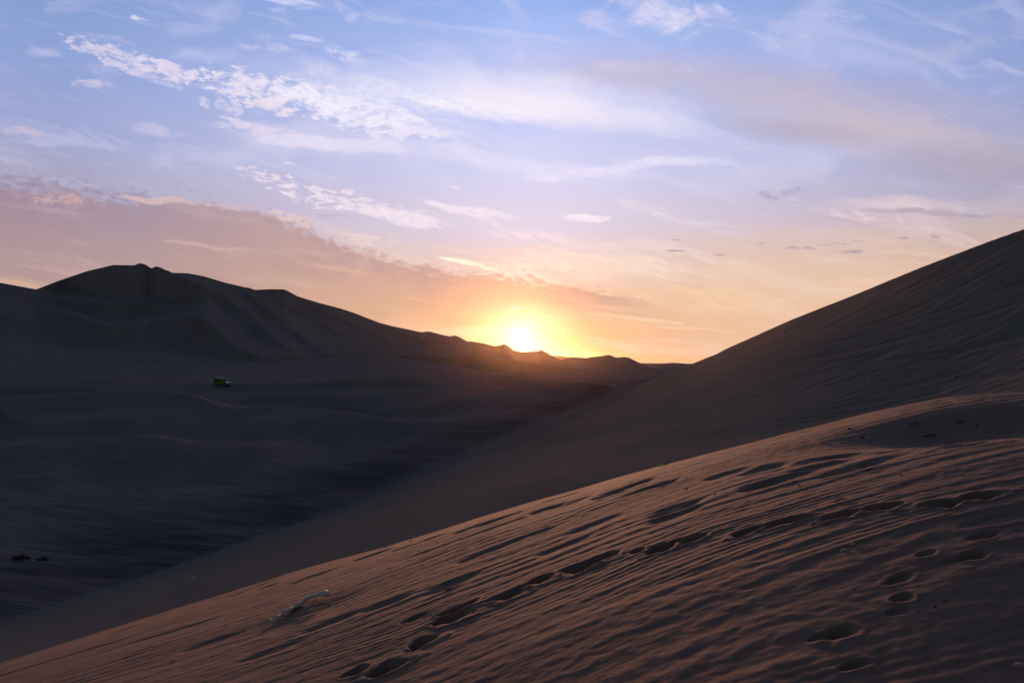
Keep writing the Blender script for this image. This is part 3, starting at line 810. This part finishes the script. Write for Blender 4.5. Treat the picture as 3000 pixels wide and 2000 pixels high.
def build_mountain():
    us = np.concatenate([np.linspace(-1.3, -.80, 60)[:-1], np.linspace(-.80, .15, 1150)])
    t = np.concatenate([np.linspace(-.35, 0, 20)[:-1], np.linspace(0, 1, 360), 1 + np.linspace(0, 1, 40)[1:] ** 1.3 * .8])
    T, U = np.meshgrid(t, us, indexing='ij')
    cv, cy, fv, fy = crest_v(U), crest_y(U), foot_v(U), foot_y(U)
    tt = np.clip(T, 0, 1)
    S_ = tt
    V = fv + (cv - fv) * S_
    prof = tt * (.55 + .45 * tt)
    prof = 1 - (1 - tt) ** 1.12 * (1 - .0 * tt)
    D = fy + (cy - fy) * prof
    pxm = U * 2000 + 1500; pym = V * 2000 + HOR
    taper = smooth(0, .10, tt) * smooth(1.0, .88, tt) * .9 + .1 * smooth(0, .1, tt)
    scale = np.clip((fy + (cy - fy) * tt) / 330, .8, 1.5)
    D = D + mount_relief(pxm, pym) * taper * scale
    # no slope steeper than loose sand can stand
    for i in range(1, D.shape[0]):
        dz = np.abs(V[i - 1] - V[i]) * np.minimum(D[i - 1], cy[i] * 1.15)
        D[i] = np.maximum(D[i], D[i - 1] + dz * 1.0 * (T[i, 0] > 0))
    ker = np.hanning(17)[1:-1]; ker /= ker.sum(); pad = len(ker) // 2
    c0 = 59
    sm = np.stack([np.convolve(np.pad(r_, pad, mode='edge'), ker, 'valid') for r_ in D[:, c0:]])
    D[:, c0:] = sm
    Z = -V * D
    # in front of the foot: dives under the valley floor; behind the crest: falls away
    Z = np.where(T < 0, Z + T * 60, Z); D = np.where(T < 0, D + T * 60, D)
    ov = np.maximum(0, T - 1)
    D2 = D + ov * 160
    Z = np.where(T > 1, Z - ov * 95, Z)
    D = np.where(T > 1, D2, D)
    # widen with distance so that side views stay sound
    X = U * D
    return grid_object('dune_mountain', X, D, Z, m_far)

# ------------------------------------------------------------------ far dunes right of the sun
FAR1 = [(1500, 1085), (1600, 1070), (1645, 1053), (1673, 1045), (1697, 1047), (1720, 1049), (1727, 1046.5), (1734, 1045.7), (1767, 1042), (1773, 1040), (1785, 1038.6), (1804, 1047), (1830, 1044.7),
        (1842, 1046.6), (1865, 1058), (1889, 1069.5), (1930, 1085), (2000, 1095), (2100, 1110)]
FAR2 = [(1500, 1070), (1780, 1072), (1860, 1072), (1905, 1070.5), (1931, 1065), (1973, 1062), (2001, 1064), (2024, 1067), (2060, 1072), (2200, 1076), (2600, 1078)]
FAR3 = [(1300, 1062), (1500, 1055), (1600, 1044), (1622, 1041), (1645, 1042), (1664, 1046), (1700, 1052), (1800, 1062), (2100, 1066)]
FAR0 = [(1600, 1110), (1680, 1102), (1740, 1086), (1790, 1078), (1850, 1076), (1900, 1080), (1950, 1090), (2030, 1105), (2100, 1115)]
def range_of_dunes(name, tab, y_near, y_crest, foot_py, relief=6, seed=0, w=.002):
    cvf = smooth_tab(tab, PY, w)
    t0 = np.array(tab, float)
    us = np.linspace(PX(t0[0, 0]), PX(t0[-1, 0]), 420)
    t = np.concatenate([np.linspace(0, 1, 70), 1 + np.linspace(0, 1, 16)[1:]])
    T, U = np.meshgrid(t, us, indexing='ij')
    tt = np.clip(T, 0, 1)
    cv = cvf(U); fv = PY(foot_py)
    fv = np.maximum(fv, cv + .004)
    V = fv + (cv - fv) * tt
    D = y_near + (y_crest - y_near) * tt
    D = D + relief * fbm(U * 2000 * .018 + T * 1.3, T * 2.2, 3, seed) * smooth(0, .15, tt) * (1 - .85 * smooth(.9, 1, tt))
    Z = -V * D
    ov = np.maximum(0, T - 1)
    Z = Z - ov * 40; D = D + ov * 90
    return grid_object(name, U * D, D, Z, m_far)

def build_ground():
    # one wide sheet under everything, out to the horizon
    xs = np.linspace(-5200, 5200, 180); ys = np.linspace(-700, 6000, 150)
    X, Y = np.meshgrid(xs, ys)
    Z = -34 + 2.5 * fbm(X * .004, Y * .004, 3, 131) + 33.0 * smooth(1000, 1900, np.hypot(X, np.maximum(Y, 0)))
    return grid_object('ground', X, Y, Z, m_far)

build_near(); build_dune(); build_floor(); build_mountain()
range_of_dunes('low_dune', FAR0, 430, 520, 1118, 5, 141, .01)
range_of_dunes('distant_dunes', FAR1, 640, 800, 1100, 9, 143)
range_of_dunes('distant_dunes', FAR2, 800, 1000, 1096, 9, 147, .004)
range_of_dunes('distant_dunes', FAR3, 1300, 1600, 1080, 12, 151, .004)
build_ground()

# ------------------------------------------------------------------ objects
rnd = random.Random(5)
def link_mesh(name, bm, mat, parent=None, smooth_=True, mats=None):
    me = bpy.data.meshes.new(name); bm.normal_update(); bm.to_mesh(me); bm.free()
    for p in me.polygons: p.use_smooth = smooth_
    for m in (mats or [mat]): me.materials.append(m)
    o = bpy.data.objects.new(name, me); sc.collection.objects.link(o)
    if parent: o.parent = parent
    return o
def tag(o, label, cat, group=None):
    o['label'] = label; o['category'] = cat
    if group: o['group'] = group
    return o
def empty(name, loc, rot=(0, 0, 0), s=1.0):
    o = bpy.data.objects.new(name, None); sc.collection.objects.link(o)
    o.location = loc; o.rotation_euler = rot; o.scale = (s, s, s); o.empty_display_size = .2
    return o
def tube(bm, pts, rads, seg=8, cap=True):
    """tapered tube along points"""
    rings = []
    n_ = len(pts)
    for i, (p, r) in enumerate(zip(pts, rads)):
        p = Vector(p); a = Vector(pts[max(0, i - 1)]); b = Vector(pts[min(n_ - 1, i + 1)])
        t = (b - a).normalized()
        up = Vector((0, 0, 1)) if abs(t.z) < .9 else Vector((1, 0, 0))
        s1 = t.cross(up).normalized(); s2 = t.cross(s1)
        rings.append([bm.verts.new(p + (s1 * math.cos(k * 2 * math.pi / seg) + s2 * math.sin(k * 2 * math.pi / seg)) * r) for k in range(seg)])
    for a, b in zip(rings[:-1], rings[1:]):
        for k in range(seg):
            bm.faces.new((a[k], a[(k + 1) % seg], b[(k + 1) % seg], b[k]))
    if cap:
        bm.faces.new(rings[0][::-1]); bm.faces.new(rings[-1])
    return bm
def prism(bm, prof, y0, y1, inset=0.0):
    """closed x-z outline pushed across in y"""
    a = [bm.verts.new((x, y0 + (inset if z > 1.15 else 0), z)) for x, z in prof]
    b = [bm.verts.new((x, y1 - (inset if z > 1.15 else 0), z)) for x, z in prof]
    n_ = len(prof)
    bm.faces.new(a[::-1]); bm.faces.new(b)
    for k in range(n_): bm.faces.new((a[k], a[(k + 1) % n_], b[(k + 1) % n_], b[k]))
def box(bm, c, d):
    r = bmesh.ops.create_cube(bm, size=1)
    for v in r['verts']: v.co = Vector((c[0] + v.co.x * d[0], c[1] + v.co.y * d[1], c[2] + v.co.z * d[2]))
def bev(bm, w=.03):
    bmesh.ops.recalc_face_normals(bm, faces=bm.faces[:])
    bmesh.ops.bevel(bm, geom=bm.edges[:], offset=w, segments=2, affect='EDGES', profile=.6, clamp_overlap=True)
def surf_near(px, py): 
    x, y = solve(lambda a, b: near_z(a, b), px, py, 2.3, 22)
    return Vector((x, y, float(near_z(np.array([x]), np.array([y]))[0])))
def surf(fn, px, py, y0, y1):
    x, y = solve(fn, px, py, y0, y1)
    return Vector((x, y, float(fn(np.array([x]), np.array([y]))[0])))

m_green = plain('green_paint', (.10, .20, .018), .35, .1, .5, .15, 3)
m_glass = plain('dark_glass', (.012, .014, .016), .12, 0, .5, .1, 3)
m_tyre = plain('rubber', (.02, .02, .021), .9, 0, .2, .2, 20)
m_rim = plain('wheel_metal', (.25, .25, .26), .4, .7, .5, .15, 20)
m_rack = plain('pale_metal', (.55, .56, .58), .35, .5, .5, .1, 10)
m_lamp = plain('lamp_glass', (.6, .6, .58), .2, 0, .5, .05, 10)
m_black = plain('black_plastic', (.02, .02, .02), .7, 0, .3, .2, 10)
m_wood = plain('bleached_wood', (.88, .76, .66), .7, 0, .25, .25, 40, .004)
m_dark = plain('dark_bark', (.035, .026, .022), .9, 0, .1, .4, 30, .003)
m_leaf = plain('fresh_leaf', (.26, .42, .02), .5, 0, .4, .3, 30)
m_scrub = plain('dry_scrub', (.035, .035, .025), .9, 0, .1, .4, 5)
m_post = plain('weathered_post', (.05, .043, .038), .9, 0, .1, .4, 20)
m_blue = plain('blue_plastic', (.05, .12, .55), .35, 0, .5, .2, 10)
m_pale = plain('pale_scrap', (.75, .74, .72), .5, 0, .4, .1, 10)
m_clod = plain('dark_clod', (.025, .02, .018), .95, 0, .1, .4, 30, .004)

# --- off-road vehicle on the valley floor
def build_vehicle():
    p = surf(floor_z, 651, 1131, 60, 500)
    k = max(.8, min(1.35, p.y / 163.0))
    root = empty('off_road_vehicle', p, (0, R(3), R(-18)), k)
    tag(root, 'small green boxy off-road vehicle with pale roof rack on the valley floor', 'vehicle')
    bm = bmesh.new()
    prism(bm, [(-2.0, .48), (-2.02, 1.05), (-1.98, 1.16), (.62, 1.16), (.72, 1.12), (1.72, 1.04), (1.92, .96), (1.98, .56), (1.80, .46), (1.55, .46),
               (1.47, .70), (1.2, .82), (.93, .70), (.84, .44), (-.84, .44), (-.93, .70), (-1.2, .82), (-1.47, .70), (-1.56, .46)], -.80, .80)
    bev(bm, .03); link_mesh('body', bm, m_green, root, False)
    bm = bmesh.new()
    prism(bm, [(-1.95, 1.163), (-1.88, 1.86), (-1.80, 1.92), (.16, 1.92), (.25, 1.88), (.62, 1.163)], -.76, .76, .07)
    bev(bm, .03); cab = link_mesh('cabin', bm, m_green, root, False)
    for s_ in (-1, 1):
        for (x0, x1, x2, x3) in ((-1.78, -1.72, -.86, -.86), (-.76, -.76, .14, .40)):
            bm = bmesh.new(); yy = .775 * s_; y2 = .725 * s_
            a = [bm.verts.new(q) for q in ((x0, yy, 1.24), (x3, yy, 1.24), (x2, y2, 1.78), (x1, y2, 1.78))]
            b = [bm.verts.new((v.co.x, v.co.y - .05 * s_, v.co.z)) for v in a]
            bm.faces.new(a); bm.faces.new(b[::-1])
            for i in range(4): bm.faces.new((a[i], a[(i + 1) % 4], b[(i + 1) % 4], b[i]))
            bmesh.ops.recalc_face_normals(bm, faces=bm.faces[:]); link_mesh('window', bm, m_glass, cab, False)
    bm = bmesh.new()
    a = [bm.verts.new(q) for q in ((.60, -.62, 1.24), (.60, .62, 1.24), (.30, .56, 1.82), (.30, -.56, 1.82))]
    b = [bm.verts.new((v.co.x - .05, v.co.y, v.co.z)) for v in a]
    bm.faces.new(a); bm.faces.new(b[::-1])
    for i in range(4): bm.faces.new((a[i], a[(i + 1) % 4], b[(i + 1) % 4], b[i]))
    bmesh.ops.recalc_face_normals(bm, faces=bm.faces[:]); link_mesh('windscreen', bm, m_glass, cab, False)
    def wheel(name, x, y, z, parent, rot=0):
        bm = bmesh.new(); r0 = bmesh.ops.create_cone(bm, segments=28, radius1=.38, radius2=.38, depth=.24, cap_ends=True)
        bmesh.ops.bevel(bm, geom=bm.edges[:], offset=.03, segments=2, affect='EDGES', clamp_overlap=True)
        t = link_mesh(name, bm, m_tyre, parent, False)
        t.location = (x, y, z); t.rotation_euler = (R(90), 0, 0) if not rot else (0, R(90), 0)
        bm = bmesh.new(); bmesh.ops.create_cone(bm, segments=20, radius1=.21, radius2=.21, depth=.255, cap_ends=True)
        link_mesh('rim', bm, m_rim, t, False)
    for x in (-1.2, 1.2):
        for y in (-.72, .72): wheel('wheel', x, y, .38, root)
    wheel('spare_wheel', -2.15, 0, 1.1, root, 1)
    bm = bmesh.new()
    for y in (-.6, -.2, .2, .6): tube(bm, [(-1.75, y, 2.02), (.12, y, 2.02)], [.022] * 2, 6)
    for x in (-1.75, -1.1, -.5, .12): tube(bm, [(x, -.66, 2.02), (x, .66, 2.02)], [.024] * 2, 6)
    for x in (-1.7, .05):
        for y in (-.6, .6): tube(bm, [(x, y, 1.9), (x, y, 2.02)], [.02] * 2, 6)
    link_mesh('roof_rack', bm, m_rack, root)
    for y in (-.58, .58):
        bm = bmesh.new(); bmesh.ops.create_cone(bm, segments=16, radius1=.11, radius2=.11, depth=.05, cap_ends=True)
        h = link_mesh('headlight', bm, m_lamp, root, False); h.location = (1.97, y, .82); h.rotation_euler = (0, R(90), 0)
    for x in (2.06, -2.08):
        bm = bmesh.new(); box(bm, (x, 0, .52), (.12, 1.5, .14)); bev(bm, .02); link_mesh('bumper', bm, m_black, root, False)
build_vehicle()

# --- bleached branch lying on the near slope
def build_branch():
    px = [(786, 1823, .004, .004), (800, 1815, .006, .008), (812, 1808, .008, .02), (824, 1799, .009, .015), (836, 1792, .009, .02), (850, 1785, .010, .025), (862, 1778, .011, .02), (873, 1772, .014, .03),
          (884, 1762, .012, .04), (893, 1755, .014, .045), (905, 1749, .016, .05), (918, 1744, .017, .055), (930, 1741, .019, .06), (943, 1737, .023, .065), (953, 1737, .029, .065), (959, 1739, .024, .06)]
    pts = []; rad = []
    for a, b, r, h in px:
        x, y = solve(lambda p, q: near_base(p, q) + h, a, b, 2.3, 22)
        pts.append(Vector((x, y, -PY(b) * y))); rad.append(r * (1.2 + .8 * (a < 900)))
    # finer, slightly crooked
    P2, R2 = [], []
    for i in range(len(pts) - 1):
        for t in (0, .5):
            q = pts[i].lerp(pts[i + 1], t); q += Vector((rnd.uniform(-1, 1), rnd.uniform(-1, 1), rnd.uniform(-1, 1))) * .002
            P2.append(q); R2.append((rad[i] * (1 - t) + rad[i + 1] * t) * rnd.uniform(.92, 1.1))
    P2.append(pts[-1]); R2.append(rad[-1])
    base = Vector((pts[7].x, pts[7].y, float(near_z(np.array([pts[7].x]), np.array([pts[7].y]))[0])))
    root = empty('fallen_branch', base)
    tag(root, 'bleached crooked white branch lying on the rippled near slope', 'branch')
    bm = bmesh.new(); tube(bm, [p - base for p in P2], R2, 9); link_mesh('stem', bm, m_wood, root)
    bm = bmesh.new()
    bmesh.ops.create_icosphere(bm, subdivisions=3, radius=1)
    k = pts[7] - base
    for v in bm.verts:
        n_ = mnoise.noise(v.co * 2.3) * .35
        v.co = Vector((v.co.x * .022, v.co.y * .017, v.co.z * .017)) * (1 + n_) + k
    tube(bm, [k, k + Vector((.03, .01, -.03)), k + Vector((.05, .0, -.05))], [.012, .01, .004], 7)
    link_mesh('knot', bm, m_dark, root)
    a = pts[11] - base
    bm = bmesh.new(); tube(bm, [a, a + Vector((.03, -.01, -.025)), a + Vector((.06, -.02, -.05))], [.011, .009, .004], 7)
    link_mesh('side_twig', bm, m_wood, root)
    a = pts[1] - base
    bm = bmesh.new(); tube(bm, [a, a + Vector((-.045, .01, .012)), a + Vector((-.06, .01, .05))], [.006, .005, .002], 6)
    link_mesh('side_twig', bm, m_wood, root)
build_branch()

# --- green sprig on the brink
def leaf_bm(L, w, curl, seg=7):
    bm = bmesh.new(); rows = []
    for i in range(seg + 1):
        t = i / seg; ww = w * math.sin(math.pi * min(1, .08 + t * .95)) ** .8
        x = L * t; z = curl * math.sin(t * math.pi * .8) * L
        rows.append([bm.verts.new((x, -ww, z + .25 * ww)), bm.verts.new((x, 0, z)), bm.verts.new((x, ww, z + .25 * ww))])
    for a, b in zip(rows[:-1], rows[1:]):
        bm.faces.new((a[0], a[1], b[1], b[0])); bm.faces.new((a[1], a[2], b[2], b[1]))
    return bm
def build_sprig():
    p = surf_near(1944, 1367)
    root = empty('green_sprig', p); tag(root, 'small bright yellow-green leafy sprig on the brink of the near slope', 'plant')
    bm = bmesh.new(); tube(bm, [(-.06, 0, 0), (-.02, 0, .018), (.03, 0, .03), (.075, 0, .042)], [.005, .004, .004, .002], 6); link_mesh('stem', bm, m_leaf, root)
    for i in range(11):
        o = link_mesh('leaf', leaf_bm(rnd.uniform(.04, .065), rnd.uniform(.012, .018), rnd.uniform(.1, .4)), m_leaf, root)
        t = i / 10
        o.location = (-.055 + .12 * t, 0, .012 + .03 * t); o.rotation_euler = (rnd.uniform(-.6, .6), rnd.uniform(-.7, .1), rnd.uniform(-3, 3))
build_sprig()

# --- stakes stuck in the high dune
def stake(px, py, hpx, rad, lean, label, twig, y1=120):
    p = surf(dune_z, px, py, 16, y1)
    h = hpx / 2000 * p.y
    root = empty('wooden_stake', p - Vector((0, 0, .05))); tag(root, label, 'stake')
    bm = bmesh.new(); n_ = 7
    tube(bm, [(lean * h * (i / n_) + rnd.uniform(-.004, .004), 0, (h + .05) * i / n_) for i in range(n_ + 1)], [rad * (1 - .3 * i / n_) for i in range(n_ + 1)], 7)
    link_mesh('shaft', bm, m_post, root)
    if twig:
        bm = bmesh.new(); tube(bm, [(lean * h * .3, 0, h * .33), (-.09, .01, h * .30), (-.17, .0, h * .27)], [rad * .7, rad * .5, rad * .3], 6); link_mesh('side_twig', bm, m_post, root)
stake(2561, 1171, 34, .018, .05, 'thin dark upright stake with a side twig on the right-hand dune', True)
stake(349, 1726, 18, .014, -.02, 'short thin dark stake at the foot of the dune, lower left', False)

# --- low dark scrub in the bottom of the valley and on the skyline
def scrub(px, py, w, h, label, fn=floor_z, y0=25, y1=400, pos=None):
    p = pos if pos is not None else surf(fn, px, py, y0, y1)
    root = empty('scrub_bush', p); tag(root, label, 'bush')
    bm = bmesh.new()
    for i in range(26):
        a = rnd.uniform(0, 6.28); r = rnd.uniform(.15, .5) * w
        q = Vector((math.cos(a) * r, math.sin(a) * r * .6, h * rnd.uniform(.4, 1)))
        tube(bm, [(q.x * .2, q.y * .2, -.05), (q.x * .6, q.y * .6, q.z * .7), q], [.012 * w, .008 * w, .003 * w], 5)
    link_mesh('stems', bm, m_scrub, root)
    bm = bmesh.new()
    for i in range(420):
        a = rnd.uniform(0, 6.28); r = math.sqrt(rnd.random()) * .52 * w
        top = h * (1 - (r / (.55 * w)) ** 2) * (1 + .35 * math.sin(a * 3 + px))
        c = Vector((math.cos(a) * r, math.sin(a) * r * .6, rnd.uniform(.0, 1) * top))
        s_ = rnd.uniform(.02, .045) * w
        n1 = Vector((rnd.gauss(0, 1), rnd.gauss(0, 1), rnd.gauss(0, 1))).normalized(); n2 = n1.orthogonal().normalized() * .5
        bm.faces.new([bm.verts.new(c + n1 * s_), bm.verts.new(c + n2 * s_), bm.verts.new(c - n1 * s_), bm.verts.new(c - n2 * s_)])
    link_mesh('foliage', bm, m_scrub, root, False)
scrub(60, 1636, 1.25, .30, 'low flat dark scrub patch in the valley bottom, the wider, left one')
scrub(124, 1640, .80, .28, 'low dark scrub patch in the valley bottom, the smaller, right one')

# --- scraps and stones
def lump(name, px, py, sz, mat, label, cat, where='near', squash=.6, group=None, k=2.0):
    if where == 'near': p = surf_near(px, py)
    elif where == 'dune': p = surf(dune_z, px, py, 16, 400)
    else: p = surf(floor_z, px, py, 25, 400)
    s_ = sz / 2000 * p.y * .5 * (.8 if cat == 'clod' else 1)
    bm = bmesh.new(); bmesh.ops.create_icosphere(bm, subdivisions=3, radius=1)
    off = Vector((px * .013, py * .017, 0))
    for v in bm.verts:
        d = mnoise.noise(v.co * 1.3 + off) * .55 + mnoise.noise(v.co * 3.5 + off) * .25
        v.co = Vector((v.co.x, v.co.y * .8, v.co.z * squash)) * (1 + d) * s_
    o = link_mesh(name, bm, mat); o.location = p + Vector((0, 0, s_ * squash * .55)); o.rotation_euler = (0, 0, rnd.uniform(0, 3))
    tag(o, label, cat, group); return o
def twig(px, py, lpx, label, mat=None, rise=.3, where='near', group='twigs scattered on the near slope', ang=0.0):
    p = surf_near(px, py) if where == 'near' else surf(dune_z, px, py, 16, 400)
    L = lpx / 2000 * p.y
    bm = bmesh.new(); n_ = 6; pts = []
    for i in range(n_ + 1):
        t = i / n_ - .5
        x = L * t; xx = x * math.cos(ang); yy = x * math.sin(ang)
        zz = float(near_z(np.array([p.x + xx]), np.array([p.y + yy]))[0]) - p.z if where == 'near' else .01
        pts.append((xx, yy + rnd.uniform(-1, 1) * L * .03, zz + .006 + rise * L * (.25 - t * t)))
    tube(bm, pts, [L * .035 * (1.2 - .8 * abs(i / n_ - .4)) + .002 for i in range(n_ + 1)], 7)
    tube(bm, [pts[3], (pts[3][0] + L * .1, pts[3][1], pts[3][2] + L * .16)], [L * .025, L * .008], 6)
    o = link_mesh('twig', bm, mat or m_dark); o.location = p; tag(o, label, 'twig', group); return o
lump('plastic_scrap', 620, 1659, 10, m_blue, 'crumpled blue plastic scrap on the foot of the right-hand dune', 'litter', 'dune', .5)
lump('pale_stone', 563, 1691, 8, m_pale, 'pale stone with a dark underside below the blue scrap', 'stone', 'dune', .6)
lump('pale_stone', 687, 1550, 5, m_pale, 'tiny pale stone alone on the dark valley floor', 'stone', 'floor', .6)
lump('pale_stone', 1280, 1414, 6, m_pale, 'tiny white stone beside a thin furrow low on the right-hand dune', 'stone', 'dune', .6)
lump('pale_stone', 2271, 1247, 7, m_pale, 'tiny white stone on the right-hand dune just above the near brink', 'stone', 'dune', .6)
lump('paper_scrap', 2541, 1284, 8, m_pale, 'small white paper scrap at the right end of the near crest', 'litter', 'near', .35)
lump('pale_stone', 2545, 1107, 5, m_pale, 'tiny pale stone on the right-hand dune above the thin stake', 'stone', 'dune', .6)
G = 'dark clods scattered on the near slope'
CL = [(1314, 1541, 11, 'dark flat clod standing on the brink, left of the green sprig'), (1204, 1585, 8, 'dark clod on the brink, further left than the flat one'),
      (1283, 1590, 6, 'small dark clod just inside the brink below the flat one'), (1128, 1602, 6, 'small dark clod on the brink above the pale branch'),
      (1227, 1614, 6, 'small dark clod below the two clods on the brink'), (1238, 1655, 6, 'small dark clod alone on smooth sand right of the branch'),
      (2010, 1431, 8, 'dark clod below the green sprig'), (2093, 1447, 8, 'dark clod right of and below the green sprig'), (2123, 1441, 5, 'tiny dark clod just right of the clod below the sprig'),
      (2341, 1422, 8, 'dark clod in the middle of the upper right slope'), (2363, 1436, 7, 'dark clod just below the middle clod on the upper right slope'),
      (2445, 1271, 7, 'small dark clod near the right-hand crest'), (2487, 1256, 10, 'larger dark clod on the right-hand crest'), (2527, 1281, 10, 'dark clod beside the white paper scrap'),
      (2531, 1368, 8, 'dark clod below the white paper scrap'), (2383, 1541, 5, 'tiny dark clod just below the footprint trail'), (2740, 1779, 8, 'dark clod right of the deep prints at lower right'),
      (2503, 1726, 5, 'tiny dark clod left of the deep prints at lower right'), (1562, 1666, 5, 'tiny dark clod above the middle of the footprint trail'), (1255, 1712, 5, 'tiny dark clod left of a short twig'),
      (510, 1934, 7, 'small dark clod on the lower left of the near slope'), (2640, 1391, 7, 'small dark clod towards the right edge of the slope'),
      (2863, 1247, 9, 'dark clod at the far right, beside the hollow'), (2820, 1392, 6, 'small dark clod high on the far right slope')]
for (a, b, c_, lab) in CL: lump('dark_clod', a, b, c_, m_clod, lab, 'clod', 'near', .6, G)
for (a, b, c_, lab) in [(2302, 971, 6, 'tiny dark clod high up near the ridge of the right-hand dune'), (2537, 1071, 6, 'tiny dark clod on the bare middle of the right-hand dune'),
                        (2770, 1055, 8, 'dark clod on the right part of the right-hand dune'), (2803, 1106, 8, 'dark clod low on the right part of the right-hand dune')]:
    lump('dark_clod', a, b, c_, m_clod, lab, 'clod', 'dune', .6, 'dark clods on the right-hand dune')
twig(2678, 1243, 26, 'dark twig at the left end of the hollow, far right', ang=.2)
twig(2812, 1238, 24, 'dark twig in the middle of the hollow at the far right')
twig(2722, 1279, 34, 'long dark twig below the hollow at the right')
twig(2462, 1467, 34, 'thin curved dark twig above the footprint trail', ang=-.15)
twig(1315, 1729, 22, 'short dark twig above the footprint trail, lower middle')
twig(2412, 1297, 20, 'short dark twig just inside the right-hand crest', ang=.1)
twig(2546, 1377, 22, 'short dark twig beside a clod, upper right')
twig(2768, 1766, 12, 'tiny dark twig above the clod at lower right', rise=.6)
twig(2497, 1596, 14, 'short bleached twig, the upper of two near the right trail', m_wood, .4)
twig(2472, 1613, 18, 'short bleached twig, the lower of two near the right trail', m_wood, .15)
twig(2985, 1958, 26, 'bleached forked twig in the bottom right corner', m_wood, .4, ang=-.2)

# ------------------------------------------------------------------ haze
def build_haze():
    bm = bmesh.new()
    bmesh.ops.create_cube(bm, size=1)
    me = bpy.data.meshes.new('haze'); 
    x0, x1, y0, y1, z0, z1 = -5300, 5300, -800, 6100, -40, 75
    for v in bm.verts:
        v.co = Vector((x1 if v.co.x > 0 else x0, y1 if v.co.y > 0 else y0, z1 if v.co.z > 0 else z0))
    bm.to_mesh(me); bm.free()
    o = bpy.data.objects.new('haze', me); sc.collection.objects.link(o)
    o['kind'] = 'stuff'
    m = bpy.data.materials.new('haze'); m.use_nodes = True
    nt = m.node_tree; nt.nodes.clear(); n = N(nt)
    v = n.new('ShaderNodeVolumePrincipled')
    v.inputs['Color'].default_value = (1.0, .72, .42, 1)
    v.inputs['Density'].default_value = HAZE_DENSITY
    v.inputs['Anisotropy'].default_value = .94
    out = n.new('ShaderNodeOutputMaterial'); n.link(v.outputs[0], out.inputs['Volume'])
    me.materials.append(m)
if HAZE_DENSITY > 0: build_haze()
